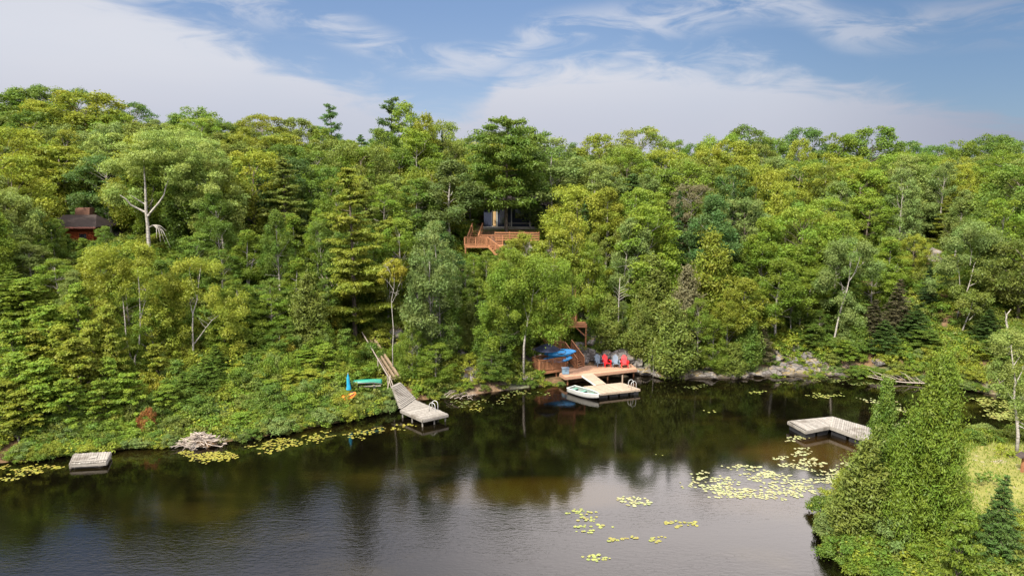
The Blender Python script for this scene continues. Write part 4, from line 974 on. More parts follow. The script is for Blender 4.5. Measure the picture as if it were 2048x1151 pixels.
for (px, py, z, h, w, t) in [(1066, 762, .3, .6, 1.1, 'm'), (1096, 764, .25, .35, .8, 'b'), (1112, 764, .25, .35, .8, 'y'), (1122, 762, .3, .5, .9, 'g'), (1060, 758, .7, .9, 1.3, 'm'), (1580, 728, 1.3, .8, 1.3, 'b'), (1612, 738, .9, .9, 1.4, 'b'), (1570, 700, 2.5, .8, 1.2, 'y'), (1640, 705, 2.2, 1., 1.4, 'm'), (1630, 735, .9, 1.0, 1.5, 'y'), (1555, 725, 1.3, .9, 1.3, 'm'), (1590, 718, 1.6, .7, 1.2, 'o'), (1600, 738, .9, .6, 1.1, 'y'), (1575, 744, .5, .6, 1.0, 'm'), (1560, 708, 2.2, .9, 1.2, 'b'), (1620, 690, 2.8, 1.0, 1.4, 'y'), (1625, 748, .4, .7, 1.2, 'b')] + [(x_, y_, .3, .8, 1.6, t_) for x_, y_, t_ in zip(range(1690, 1850, 16), [747, 749, 750, 752, 754, 756, 757, 759, 760, 762], 'mybmgymbmy')]:
    p = P(px, py, z); shrub(p.x, p.y, h, w, t, .95)
# near point shrubs
for (px, py, h, w, t) in [(1660, 1010, 1.0, 2.0, 'm'), (1672, 1050, 1.1, 2.0, 'g'), (1690, 1090, 1.1, 2.2, 'm'), (1735, 1120, 1.0, 2.0, 'b'), (1780, 1140, 1.0, 2.0, 'm'), (1700, 985, 1.6, 1.9, 'y'), (1740, 1040, 1.8, 2.4, 'm'),
                          (1790, 1095, 1.7, 2.3, 'g'), (1850, 1130, 1.3, 2.2, 'b'), (1920, 1140, 1.1, 2.2, 'm'), (1990, 1130, 1.1, 2.2, 'b'), (2040, 1110, 1.2, 2.0, 'y'), (1760, 945, 1.4, 2.0, 'm'), (1720, 1000, 1.5, 2, 'o'),
                          (1960, 1090, 1.0, 2.0, 'o'), (1975, 865, 1.0, 2.6, 'p'), (2000, 880, .8, 2.2, 'y'), (2045, 870, .9, 2.2, 'b'), (1935, 885, 1.0, 2.4, 'm'), (1660, 1035, .9, 1.6, 'o')]:
    p = P(px, py, .6); shrub(p.x, p.y, h, w, t, fr.uniform(.8, 1.0))

# ------------------------------------------------------------------ tree labels: each singles out one
def zone(t):
    best = min((q for q in LAND if q[2]), key=lambda q: math.hypot((t['px'] - q[0]), (t['py'] - q[1]) * 1.15))
    dx, dy = t['px'] - best[0], t['py'] - best[1]
    horiz = '' if abs(dx) < 35 else ('right of' if dx > 0 else 'left of')
    vert = '' if abs(dy) < 35 else ('below' if dy > 0 else 'above')
    if abs(dx) < 25 and abs(dy) < 35: rel = 'beside'
    elif horiz and vert: rel = ('lower ' if dy > 0 else 'upper ') + horiz if abs(dx) > abs(dy) else vert + ' and ' + horiz
    else: rel = horiz or vert or 'beside'
    return rel + ' ' + best[2]
seen = {}
ORD = ['leftmost', 'second from left', 'third from left', 'fourth from left', 'fifth from left', 'sixth from left', 'seventh from left', 'eighth from left', 'ninth from left', 'tenth from left']
for t in TREES:
    t['o']['group'] = {'tree': 'broadleaf trees of the wooded hillside', 'birch tree': 'birches of the wooded hillside', 'cedar tree': 'cedars along the banks', 'spruce tree': 'spruces among the broadleaf trees',
                       'pine tree': 'pines standing out of the wood', 'young tree': 'young maples on the lower slope', 'shrub': 'shrubs along the banks'}[NICE[t['kind']][2]]
    if t['lbl']: continue
    size = ''
    if t['kind'] == 'shrub': size = 'low ' if t['h'] < 1.0 else ''
    elif t['h'] > 10.3: size = 'tall '
    elif t['h'] < 5.5: size = 'small '
    row = ''
    if t['kind'] != 'shrub':
        sk = float(np.interp(t['px'], [a for a, _ in SKY_PX], [b for _, b in SKY_PX]))
        if t['top'] < sk + 14: row = ' on the skyline'
    base = size + TINT[t['tint']][0] + ' ' + NICE[t['kind']][1] + row + ', ' + zone(t)
    seen.setdefault(base, []).append(t)
for base, L in seen.items():
    if len(L) == 1: L[0]['o']['label'] = base; continue
    L.sort(key=lambda t: t['px'])
    for i, t in enumerate(L):
        t['o']['label'] = (ORD[i] if i < len(ORD) - 0 and not (i == len(L) - 1 and i > 0) else 'rightmost') + ' ' + base if len(L) <= 11 else base

for t in TREES:
    L_ = t['o']['label']
    for a_, b_ in (('open-crowned broadleaf tree', 'open broadleaf tree'), ('upright aspen-like tree', 'aspen-like tree'), ('tall ', ''), ('small ', ''), (' from left', ' from left,'), (' with white ladder', ''), ('the large layered', 'the layered'), ('rounded broadleaf', 'broadleaf'), (' the ', ' ')):
        if len(L_.split()) <= 16: break
        L_ = L_.replace(a_, b_, 9 if a_ == ' the ' else 1)
    t['o']['label'] = L_
# ------------------------------------------------------------------ ground cover (nobody could count it)
def ground_cover():
    rs = np.random.RandomState(9); clumps = []
    for i in range(4):
        C = rs.normal(size=(14, 3)) * np.array([.42, .42, .12]) + np.array([0, 0, .28]); Rr = rs.uniform(.18, .34, 14)
        m = clumps_to_leaves('undergrowth_clump', C, Rr, 420, .12, rs, flat=.7, up=.7); clumps.append(m)
    n = 26000
    y = rs.uniform(20, 100, n); x = rs.uniform(-1, 1, n) * (y * .80 + 4)
    df = sdist(x, y, FAR); dn = sdist(x, y, NEAR); z = hgt(x, y)
    keep = (np.maximum(df, dn) > .1)
    den = wav(x, y, 9, 5) + .4 * rs.normal(size=n)
    keep &= (den > -.15)
    def dens_rect(px0, py0, px1, py1, Y0, Y1):
        f = y * CT - (z - CAM_H) * ST; pxx = 1024 + FPX * x / f; pyy = 575.5 - FPX * (y * ST + (z - CAM_H) * CT) / f
        return (pxx > px0) & (pxx < px1) & (pyy > py0) & (pyy < py1) & (y > Y0) & (y < Y1)
    for r in [(1100, 700, 1300, 770, 50, 64), (915, 695, 968, 770, 50, 66), (940, 440, 1085, 470, 70, 100), (1852, 440, 1886, 490, 60, 95), (735, 665, 805, 765, 50, 70),
              (1300, 735, 1540, 760, 50, 66), (1078, 735, 1125, 758, 50, 62), (786, 770, 830, 810, 45, 60)]:
        keep &= ~dens_rect(*r)
    grassy = (dn > .8) & (x > 22) & (y < 44)
    keep &= ~(grassy & (rs.uniform(size=n) < .97))
    x, y, z = x[keep], y[keep], z[keep]; n = len(x)
    me = bpy.data.meshes.new('undergrowth_points'); me.vertices.add(n); me.vertices.foreach_set('co', np.stack([x, y, z], -1).ravel().astype(np.float32))
    dd = np.maximum(df, dn)[keep]
    sc = rs.uniform(.6, 1.35, n) * np.interp(dd, [0, 1.5, 4], [.7, 1.0, 1.25])
    for nm, arr in (('size', sc), ('spin', rs.uniform(0, 6.28, n))):
        a = me.attributes.new(nm, 'FLOAT', 'POINT'); a.data.foreach_set('value', arr.astype(np.float32))
    o = link('undergrowth', me); tag(o, 'leafy undergrowth covering the slopes between the trees', 'undergrowth', kind='stuff')
    ng = bpy.data.node_groups.new('scatter_undergrowth', 'GeometryNodeTree')
    ng.interface.new_socket('Geometry', in_out='INPUT', socket_type='NodeSocketGeometry'); ng.interface.new_socket('Geometry', in_out='OUTPUT', socket_type='NodeSocketGeometry')
    nn = ng.nodes; gi = nn.new('NodeGroupInput'); go = nn.new('NodeGroupOutput')
    j = nn.new('GeometryNodeGeometryToInstance')
    tints = [TINT['b'], TINT['m'], TINT['y'], TINT['o']]
    for i, m in enumerate(clumps):
        # each clump is its own material tint, since instances carry no object colour
        mm = M_LEAF.copy(); mm.name = 'undergrowth_leaves'; 
        oi = [q for q in mm.node_tree.nodes if q.type == 'OBJECT_INFO'][0]
        rgb = mm.node_tree.nodes.new('ShaderNodeRGB'); rgb.outputs[0].default_value = (*[v * 1.0 for v in tints[i][1]], 1)
        for lk in list(mm.node_tree.links):
            if lk.from_node == oi: to = lk.to_socket; mm.node_tree.links.remove(lk); mm.node_tree.links.new(rgb.outputs[0], to)
        m.materials.clear(); m.materials.append(mm)
        ob = bpy.data.objects.new('undergrowth_clump', m)
        info = nn.new('GeometryNodeObjectInfo'); info.inputs['Object'].default_value = ob; info.inputs['As Instance'].default_value = True
        ng.links.new(info.outputs['Geometry'], j.inputs[0])
    iop = nn.new('GeometryNodeInstanceOnPoints'); ng.links.new(gi.outputs[0], iop.inputs['Points']); ng.links.new(j.outputs[0], iop.inputs['Instance'])
    iop.inputs['Pick Instance'].default_value = True
    ri = nn.new('FunctionNodeRandomValue'); ri.data_type = 'INT'
    for s_ in ri.inputs:
        if s_.type == 'INT' and s_.name == 'Min': s_.default_value = 0
        if s_.type == 'INT' and s_.name == 'Max': s_.default_value = 3
    ng.links.new([q for q in ri.outputs if q.type == 'INT'][0], iop.inputs['Instance Index'])
    a1 = nn.new('GeometryNodeInputNamedAttribute'); a1.data_type = 'FLOAT'; a1.inputs['Name'].default_value = 'size'; ng.links.new(a1.outputs[0], iop.inputs['Scale'])
    a2 = nn.new('GeometryNodeInputNamedAttribute'); a2.data_type = 'FLOAT'; a2.inputs['Name'].default_value = 'spin'
    cx = nn.new('ShaderNodeCombineXYZ'); ng.links.new(a2.outputs[0], cx.inputs[2]); ng.links.new(cx.outputs[0], iop.inputs['Rotation'])
    ng.links.new(iop.outputs[0], go.inputs[0])
    md = o.modifiers.new('scatter', 'NODES'); md.node_group = ng
ground_cover()

# grass on the near bank
def grass():
    rs = np.random.RandomState(4); n = 26000
    y = rs.uniform(26, 48, n); x = rs.uniform(20, 42, n)
    dn = sdist(x, y, NEAR); k = (dn > .15) & ((wav(x, y, 4, 2) + .5 * rs.normal(size=n) > -.1) | (dn < 2.0)); x, y, dn = x[k], y[k], dn[k]; z = hgt(x, y); n = len(x)
    hgt_ = np.interp(dn, [0, 2.5, 4], [.55, .40, .12]) * rs.uniform(.6, 1.3, n); a = rs.uniform(0, 6.28, n); wd = .035
    dx, dy = np.cos(a) * wd, np.sin(a) * wd; lean = rs.normal(size=(n, 2)) * .3
    v = np.empty((n, 3, 3)); v[:, 0] = np.stack([x - dx, y - dy, z], -1); v[:, 1] = np.stack([x + dx, y + dy, z], -1)
    v[:, 2] = np.stack([x + lean[:, 0] * hgt_, y + lean[:, 1] * hgt_, z + hgt_], -1)
    me = bpy.data.meshes.new('grass'); fast_mesh(me, v.reshape(-1, 3), np.arange(n * 3).reshape(-1, 3), 3, False)
    at = me.attributes.new('tone', 'FLOAT_VECTOR', 'POINT'); tn = np.zeros((n, 3, 3), np.float32); tn[:, :, 0] = rs.uniform(size=n)[:, None]; tn[:, :, 1] = rs.uniform(size=n)[:, None]; at.data.foreach_set('vector', tn.ravel())
    me.materials.append(M_LEAF); o = link('grass', me); o.color = (.16, .21, .032, 1); tag(o, 'tall and short grass on the near bank', 'grass', kind='stuff')
grass()

# ------------------------------------------------------------------ rocks
def rock_mesh(seed, faceted=.6):
    import bmesh
    rs = np.random.RandomState(seed); bm = bmesh.new(); bmesh.ops.create_icosphere(bm, subdivisions=4, radius=1)
    pl = [(Vector(rs.normal(size=3)).normalized(), rs.uniform(.52, .86)) for _ in range(15)]
    for v in bm.verts:
        p = v.co.copy()
        for nrm, d in pl:
            k = p.dot(nrm)
            if k > d: p -= nrm * (k - d) * (.93)
        f = .045 * math.sin(p.x * 7 + seed) * math.sin(p.y * 6.3 + 1) + .03 * math.sin(p.z * 15 + p.x * 5 + seed) + .02 * math.sin(p.x * 23 + p.y * 19)
        v.co = p * (1 + f)
    me = bpy.data.meshes.new('rock'); bm.to_mesh(me); bm.free(); me.materials.append(M_ROCK); return me
ROCKS = [rock_mesh(40 + i) for i in range(7)]
rr_ = random.Random(3)
def rock(p, sx, sy, sz, label=None, group='rocks along the shore', rz=None, tilt=.15, cat='rock'):
    o = link('rock', rr_.choice(ROCKS)); o.location = p; o.scale = (sx, sy, sz)
    o.rotation_euler = (rr_.uniform(-tilt, tilt), rr_.uniform(-tilt, tilt), rr_.uniform(0, 6.28) if rz is None else rz)
    o['label'] = label or ''; o['category'] = cat; o['group'] = group; RK.append(o); return o
RK = []
def ground_hit(px, py):
    lo = 40.0
    for k in range(400):
        p = PY(px, py, lo)
        if p.z < H(p.x, p.y): break
        lo += .15
    return p
# waterline ledges, right of the big deck
for px in range(1282, 1720, 15):
    x, y = shore_pt(px + rr_.uniform(-5, 5), rr_.uniform(-.35, .35))
    s = rr_.uniform(.45, 1.05); rock((x, y, rr_.uniform(-.05, .25)), s * 1.35, s * .9, s * .62)
for px in range(1290, 1560, 24):
    x, y = shore_pt(px + rr_.uniform(-7, 7), rr_.uniform(.9, 1.9)); s = rr_.uniform(.5, 1.1); rock((x, y, H(x, y) - .1), s * 1.3, s, s * .75)
OUTCROP = [(1560, 735), (1578, 722), (1592, 702), (1610, 694), (1622, 712), (1640, 728), (1598, 738), (1568, 704), (1612, 728), (1548, 742), (1585, 686), (1630, 742), (1650, 738), (1575, 744), (1602, 716), (1556, 716)]
for px, py, z, s, nm in [(1762, 722, 1.3, .75, 'lone pinkish boulder among shrubs, left of the long leaning birch on the right bank'), (1052, 752, .9, .75, None), (1058, 765, .3, .55, None), (1085, 768, .1, .45, None), (1112, 769, .1, .5, None), (1075, 758, .4, .4, None)]:
    p = P(px, py, z); rock((p.x, p.y + .3, z - .25), s * 1.05, s * .75, s * .62, 'lone pinkish boulder among shrubs on the far right bank' if nm else None, 'rocks of the small cliff left of the railed deck')
for px, py in OUTCROP:
    p = ground_hit(px, py); s = rr_.uniform(.6, 1.05); rock((p.x, p.y + .35 * s, p.z + .05 * s), s * 1.3, s * 1.0, s * .8, None, 'rocks of the outcrop by the water', tilt=.35)
for px, py in [(925, 705), (938, 700), (948, 712), (928, 722), (942, 726), (955, 730), (934, 740), (950, 744), (962, 748), (943, 757), (957, 762), (930, 756), (920, 690), (936, 688), (966, 765)]:
    p = ground_hit(px, py); s = rr_.uniform(.45, .8); rock((p.x, p.y + .25, p.z - .1), s * 1.2, s * .9, s * .8, None, 'rocks of the small cliff left of the railed deck', tilt=.5)
# cliff wall behind the deck, and beside the log slide
for px, z, s, dd in [(1172, 1.5, .7, .3), (1185, 1.9, .9, .6), (1200, 1.5, .8, .5), (1218, 1.8, .8, .7), (1235, 1.6, .75, .6), (1252, 1.8, .9, .7), (1268, 1.4, .8, .5), (1190, 2.9, 1.0, 1.6), (1215, 2.9, 1.0, 1.7), (1180, 3.7, .9, 2.2), (1165, 2.4, .8, 1.4), (1285, 1.0, .7, .2), (1150, 1.0, .6, .6), (1135, 1.2, .6, .9), (1120, 1.0, .6, .7), (1245, 2.8, .8, 1.8), (1275, .5, .7, -.2), (1290, .3, .8, 0)]:
    x = PY(px, 720, 61.3).x; rock((x, 62.9 + dd, z - .3), s * 1.2, s * .8, s, None, 'rocks of the wall behind the waterfront deck')
for px, py, Y, s in [(760, 662, 64, 1.0), (775, 680, 63, .9), (790, 660, 64, 1.1), (772, 705, 61, .7), (805, 690, 62.5, .9), (800, 742, 58, .75), (815, 720, 60, .8), (1863, 455, 80, 1.5), (1872, 480, 79, 1.3), (1858, 470, 80, 1.2), (1240, 690, 64.5, .8), (520, 712, 59, .9), (545, 716, 59.4, .7), (280, 705, 57, .9), (255, 700, 57.5, .8), (8, 770, 48, 1.0)]:
    p = PY(px, py, Y); rock((p.x, Y + .3, H(p.x, Y + .3) + .05), s * 1.3, s, s * .85, None, 'rocks showing between the trees')
rk_seen = {}
for o in RK:
    if o['label']: continue
    px, py = proj(o.location); best = min((q for q in LAND if q[2]), key=lambda q: math.hypot(px - q[0], py - q[1]))
    side = 'right of' if px > best[0] + 12 else ('left of' if px < best[0] - 12 else 'at')
    place = 'at the waterline' if o.location.z < .35 else ('low' if o.location.z < 1.4 else 'higher')
    b = f"grey shield rock {'' if place == 'at the waterline' else place + ' '}on the bank{', at the waterline' if place == 'at the waterline' else ''}, {side} {best[2]}"
    rk_seen.setdefault(b, []).append((px, o))
for b, L in rk_seen.items():
    L.sort(key=lambda q: q[0])
    for i, (_, o) in enumerate(L):
        o['label'] = b if len(L) == 1 else ((ORD + ['eleventh from left', 'twelfth from left', 'thirteenth from left', 'fourteenth from left', 'fifteenth from left', 'sixteenth from left', 'seventeenth from left'] + [f'rock {k} from left' for k in range(18, 60)])[i] + ' ' + b)

for o in RK:
    L_ = o['label']
    for a_, b_ in ((' with white ladder', ''), ('grey shield rock', 'grey rock'), (' from left', ' from left,'), (' on the bank, at the waterline', ', waterline'), ('the large layered', 'the layered'), (' the ', ' ')):
        if len(L_.split()) <= 16: break
        L_ = L_.replace(a_, b_, 9 if a_ == ' the ' else 1)
    o['label'] = L_
# ------------------------------------------------------------------ timber helpers
def plank_deck(root, poly, z, direc, width, mat_, th=.04, gap=.012, skip=(), rj=None, name='plank'):
    """boards laid along direc over a convex polygon (world xy), each board a part of its own"""
    d = Vector(direc).to_2d().normalized(); n = Vector((-d.y, d.x)); o = root.location
    pts = [Vector((p[0], p[1])) for p in poly]
    s = [p.dot(n) for p in pts]; k = min(s) + .002; rng = random.Random(int(abs(o.x * 100)))
    def span(v):
        r = []
        for i in range(len(pts)):
            a, b = pts[i], pts[(i + 1) % len(pts)]; sa, sb = a.dot(n), b.dot(n)
            if (sa - v) * (sb - v) < 0: q = a + (b - a) * ((v - sa) / (sb - sa)); r.append(q.dot(d))
        return (min(r), max(r)) if len(r) >= 2 else None
    i = 0
    while k + width <= max(s) + .02:
        k1 = min(k + width - gap, max(s) - .002); A, B = span(k + .003), span(k1 - .003)
        if A and B and i not in skip:
            e0, e1 = (rng.uniform(-rj, rj), rng.uniform(-rj, rj)) if rj else (0, 0)
            dz = rng.uniform(-.004, .004) if not rj else rng.uniform(-.015, .015)
            c = [d * (A[0] + e0) + n * k, d * (A[1] + e1) + n * k, d * (B[1] + e1) + n * k1, d * (B[0] + e0) + n * k1]
            mb = MB(); vs = [(q.x - o.x, q.y - o.y, zz - o.z) for zz in (z - th + dz, z + dz) for q in c]
            mb.add(vs, [(3, 2, 1, 0), (4, 5, 6, 7), (0, 1, 5, 4), (1, 2, 6, 5), (2, 3, 7, 6), (3, 0, 4, 7)])
            mb.build(name, mat_, root)
        k += width; i += 1
def edge_beams(root, poly, z, h, t, mat_, name='fascia_board', closed=True, inset=0.0, skip=()):
    o = root.location; n = len(poly)
    for i in range(n if closed else n - 1):
        if i in skip: continue
        a = Vector((*poly[i][:2], z)) - o; b = Vector((*poly[(i + 1) % n][:2], z)) - o
        d = (b - a).normalized(); mb = MB(); mb.bar(a + d * .03, b - d * .03, t, h); mb.build(name, mat_, root)
def railing(root, a, b, hgt_, mat_, spacing=.14, posts=(1, 1), bal=True, nm='railing', mid=0, bw=.055):
    """a,b: floor-level ends in world space; the railing is a part, its balusters sub-parts"""
    o = root.location; a = Vector(a) - o; b = Vector(b) - o; up = Vector((0, 0, 1)); mb = MB()
    d = (b - a); L = d.length
    mb.bar(a + up * hgt_, b + up * hgt_, .13, .04); mb.bar(a + up * (hgt_ - .07), b + up * (hgt_ - .07), .04, .08); mb.bar(a + up * .12, b + up * .12, .04, .08)
    np_ = max(1, round(L / 1.7))
    for i in range(np_ + 1):
        if (i == 0 and not posts[0]) or (i == np_ and not posts[1]): continue
        c = a + d * (i / np_); mb.box(c + up * (hgt_ / 2 - .03), (.095, .095, hgt_ - .05), math.atan2(d.y, d.x))
    rl = mb.build(nm, mat_, root)
    if bal:
        m = MB(); m.box((0, 0, hgt_ / 2), (bw, bw, hgt_ - .16)); me_ = m.mesh('baluster', mat_)
        k = max(2, int(L / spacing))
        for i in range(1, k):
            link('baluster', me_, rl, a + d * (i / k), (0, 0, math.atan2(d.y, d.x)))
    return rl
def posts(root, pts, z0, z1, w, mat_, name='post'):
    o = root.location
    for p in pts:
        mb = MB(); mb.box((p[0] - o.x, p[1] - o.y, (z0 + z1) / 2 - o.z), (w, w, z1 - z0)); mb.build(name, mat_, root)
def stairs(root, a, b, width, mat_, n=None):
    """a: bottom nosing centre, b: top; treads and two stringers"""
    o = root.location; a = Vector(a) - o; b = Vector(b) - o; d = (b - a); hd = Vector((d.x, d.y, 0)); L = hd.length; hd.normalize(); s = Vector((-hd.y, hd.x, 0)); rz = math.atan2(hd.y, hd.x)
    n = n or max(2, round(abs(d.z) / .18))
    for q in (-1, 1):
        mb = MB(); mb.bar(a + s * q * width / 2 + Vector((0, 0, -.10)), b + s * q * width / 2 + Vector((0, 0, -.10)), .045, .26); mb.build('stringer', mat_, root)
    m = MB(); m.box((0, 0, 0), (L / n + .03, width - .06, .04), 0); me_ = m.mesh('tread', mat_)
    for i in range(n):
        t = (i + .5) / n; link('tread', me_, root, Vector((a.x + d.x * t, a.y + d.y * t, a.z + d.z * (i + 1) / n - .03)), (0, 0, rz))
def ladder(root, p, rz, mat_=M_WHITE):
    """bent-tube swimming ladder: two hooped rails and rungs, a part of its dock"""
    mb = MB(); o = root.location; c, s = math.cos(rz), math.sin(rz)
    T = lambda u, v, w: (p[0] - o.x + u * c - v * s, p[1] - o.y + u * s + v * c, p[2] - o.z + w)
    for v in (-.25, .25):
        pts = [T(-.42, v, 0)] + [T(-.20 + .24 * math.cos(a), v, .42 + .26 * math.sin(a)) for a in [math.pi * (1 - k / 8) for k in range(9)]] + [T(.07, v, -.9)]
        mb.tube(pts, .024, 6)
    l = mb.build('ladder', mat_, root, smooth=True)
    for k in range(4):
        m = MB(); m.bar(T(.06, -.25, -.05 - .25 * k), T(.06, .25, -.05 - .25 * k), .07, .03); m.build('rung', mat_, l)

# ------------------------------------------------------------------ waterfront deck
ZD = .80
def xy(v): return (v.x, v.y)
A = P(1130.3, 753.8, ZD); B = P(1274.5, 737.3, ZD); Cc = P(1262, 726.5, ZD); Dd = P(1142, 732, ZD); E = P(1118.6, 746.4, ZD)
root = empty('waterfront_deck', (A.x, A.y, ZD - .3), 'large reddish brown plank deck at the water, red and grey chairs on it', 'deck')
polyD = [xy(A), xy(B), xy(Cc), xy(Dd), xy(E)]
plank_deck(root, polyD, ZD, (B - A), .14, M_DECK)
edge_beams(root, [xy(A), xy(B)], ZD - .15, .20, .05, M_DECK, closed=False); edge_beams(root, [xy(E), xy(A)], ZD - .15, .20, .05, M_DECK, closed=False); edge_beams(root, [xy(B), xy(Cc)], ZD - .15, .20, .05, M_DECK, closed=False)
ab = B - A
posts(root, [xy(A + ab * t + Vector((.05, .35, 0))) for t in (.03, .30, .58, .80, .95)], -1.2, ZD - .05, .12, M_CEDARWOOD)
def on_deck(px, py, z=ZD): return P(px, py, z)

# gangway
G = [P(1161.5, 748.0, ZD + .05), P(1185, 745.8, ZD + .05), P(1212, 766.7, .50), P(1192, 768.8, .50)]
gr = empty('gangway', G[3], 'narrow pale plank gangway sloping from the big deck down to the floating dock', 'gangway')
k = 16
for i in range(k):
    a0 = G[0].lerp(G[3], i / k); a1 = G[0].lerp(G[3], (i + .93) / k); b0 = G[1].lerp(G[2], i / k); b1 = G[1].lerp(G[2], (i + .93) / k)
    mb = MB(); o_ = gr.location; dn_ = Vector((0, 0, .035)); vs = [v - o_ for v in (a0 - dn_, b0 - dn_, b1 - dn_, a1 - dn_, a0, b0, b1, a1)]
    mb.add(vs, [(3, 2, 1, 0), (4, 5, 6, 7), (0, 1, 5, 4), (1, 2, 6, 5), (2, 3, 7, 6), (3, 0, 4, 7)]); mb.build('plank', M_PALEDECK, gr)
for a_, b_ in ((G[0], G[3]), (G[1], G[2])):
    mb = MB(); mb.bar(a_ - gr.location - Vector((0, 0, .10)), b_ - gr.location - Vector((0, 0, .10)), .05, .13); mb.build('side_rail', M_ALU, gr)

# floating dock
ZF = .45
F = [P(1166, 772.3, ZF), P(1197.6, 786.6, ZF), P(1281, 777.5, ZF), P(1243.5, 764.2, ZF)]
fr_ = empty('floating_dock', (F[1].x, F[1].y, 0), 'floating dock of pale planks on black floats, rowboat tied at its left', 'floating dock')
plank_deck(fr_, [xy(f) for f in F], ZF, F[0] - F[1], .145, M_PALEDECK, skip=())
edge_beams(fr_, [xy(f) for f in F], ZF - .11, .14, .05, M_PALEDECK)
def floats(root, poly, z, L=.9, mat_=M_BLACK, inset=.12):
    cx = sum(p[0] for p in poly) / len(poly); cy = sum(p[1] for p in poly) / len(poly); o = root.location
    for i in range(len(poly)):
        a = Vector((*poly[i][:2], z)); b = Vector((*poly[(i + 1) % len(poly)][:2], z)); d = b - a; n = max(1, int(d.length / L)); dn = d.normalized(); cen = Vector((cx, cy, z))
        nin = Vector((-dn.y, dn.x, 0)); 
        if nin.dot(cen - a) < 0: nin = -nin
        for j in range(n):
            c = a + d * ((j + .5) / n) + nin * (.24 + inset); mb = MB(); mb.box(c - o, (d.length / n * .82, .46, .40), math.atan2(dn.y, dn.x)); mb.build('float', mat_, root)
floats(fr_, F, ZF - .36 + .02)
posts(fr_, [xy(P(1244.5, 764.5, ZF))], -1, 1.12, .10, M_PALEDECK, 'mooring_post')
lp = P(1272, 775, ZF); fa = math.atan2(F[2].y - F[1].y, F[2].x - F[1].x); ladder(fr_, (lp.x - .15, lp.y, ZF), fa)

# ------------------------------------------------------------------ railed dining deck
ZT = .97
q0 = P(1079.5, 743, ZT); q1 = P(1130.6, 735, ZT); q3 = P(1065.0, 735, ZT); q2 = q1 + q3 - q0
dd_ = empty('dining_deck', (q0.x, q0.y, ZT - .25), 'small raised reddish deck with baluster railings, table and umbrella on it', 'deck')
plank_deck(dd_, [xy(q) for q in (q0, q1, q2, q3)], ZT, q1 - q0, .14, M_CEDARWOOD)
edge_beams(dd_, [xy(q) for q in (q0, q1, q2, q3)], ZT - .17, .22, .05, M_CEDARWOOD)
railing(dd_, q0, q1, 1.05, M_CEDARWOOD, .135); railing(dd_, q3, q0, 1.05, M_CEDARWOOD, .135, (1, 0)); railing(dd_, q3, q2, 1.05, M_CEDARWOOD, .135, (0, 1))
posts(dd_, [xy(q0.lerp(q2, .06)), xy(q1.lerp(q3, .10)), xy(q0.lerp(q1, .65) + Vector((0, .2, 0))), xy(q3.lerp(q1, .05))], -.4, ZT - .04, .12, M_CEDARWOOD)
# table, chairs, umbrella
cen = (q0 + q1 + q2 + q3) / 4
tb_ = empty('patio_table', (cen.x + .05, cen.y, ZT), 'round-edged glass patio table on the railed deck, between beige chairs', 'table')
mb = MB(); mb.tube([(0, 0, .70), (0, 0, .73)], .55, 20); mb.build('table_top', m_plain('green_table_glass', (.10, .16, .13), .08, .6), tb_)
m = MB(); m.tube([(0, 0, 0), (0, 0, .70)], .02, 5); lm = m.mesh('leg', M_BLACK)
for a in range(4): link('leg', lm, tb_, (.36 * math.cos(a * 1.571 + .78), .36 * math.sin(a * 1.571 + .78), 0))
def patio_chair(loc, rz, label):
    r = empty('patio_chair', loc, label, 'chair', 'beige sling chairs on the railed deck', rz)
    mb = MB(); mb.box((0, 0, .42), (.48, .46, .03)); mb.build('seat', M_CHAIRF, r)
    mb = MB(); mb.bar((-.22, 0, .44), (-.34, 0, 1.12), .46, .03, up=Vector((1, 0, 0))); mb.build('backrest', M_CHAIRF, r)
    m = MB(); m.bar((0, 0, 0), (0, 0, .42), .03, .03); lm = m.mesh('leg', M_BLACK)
    for x in (-.22, .22):
        for y in (-.22, .22): link('leg', lm, r, (x, y, 0))
    for y in (-.25, .25): m = MB(); m.bar((-.24, y, .66), (.22, y, .64), .04, .03); m.build('armrest', M_BLACK, r)
patio_chair((q3.x + .55, q3.y - .02, ZT), -.2, 'leftmost of the three beige chairs around the table on the railed deck')
patio_chair((q3.x + .95, q3.y + .42, ZT), -.7, 'middle of the three beige chairs around the table on the railed deck')
patio_chair((q2.x - .75, q2.y - .42, ZT), -1.5, 'rightmost of the three beige chairs around the table on the railed deck')
def umbrella(loc, r, z, label, fabric, tilt=0):
    u = empty('patio_umbrella', loc, label, 'umbrella'); mb = MB(); mb.tube([(0, 0, 0), (0, 0, z)], .022, 6); mb.build('pole', M_BLACK, u)
    n = 8; mb = MB(); vs = [(0, 0, z + .02)]; ring = []
    for k, (f, dz) in enumerate(((.33, -.12), (.68, -.30), (1.0, -.52))):
        for j in range(n * 2):
            a = math.pi * j / n; rr = r * f * (1 if j % 2 == 0 else .955); vs.append((rr * math.cos(a), rr * math.sin(a), z + dz - (.0 if j % 2 == 0 else .035 * f)))
    fs = [(0, 1 + j, 1 + (j + 1) % 16) for j in range(16)]
    for k in range(2): fs += [(1 + k * 16 + j, 1 + (k + 1) * 16 + j, 1 + (k + 1) * 16 + (j + 1) % 16, 1 + k * 16 + (j + 1) % 16) for j in range(16)]
    mb.add(vs, fs); cn = mb.build('canopy', fabric, u); md = cn.modifiers.new('thickness', 'SOLIDIFY'); md.thickness = .012
    m = MB(); m.bar((0, 0, 0), (r * .66, 0, .10), .015, .015)
    rm = m.mesh('rib', M_BLACK)
    for j in range(8): link('rib', rm, u, (0, 0, z - .42), (0, 0, j * math.pi / 4))
    mb = MB(); mb.tube([(0, 0, z), (0, 0, z + .09)], [.03, .012], 6); mb.build('finial', M_BLACK, u)
    return u
uc = PY(1095, 690, 60.2)
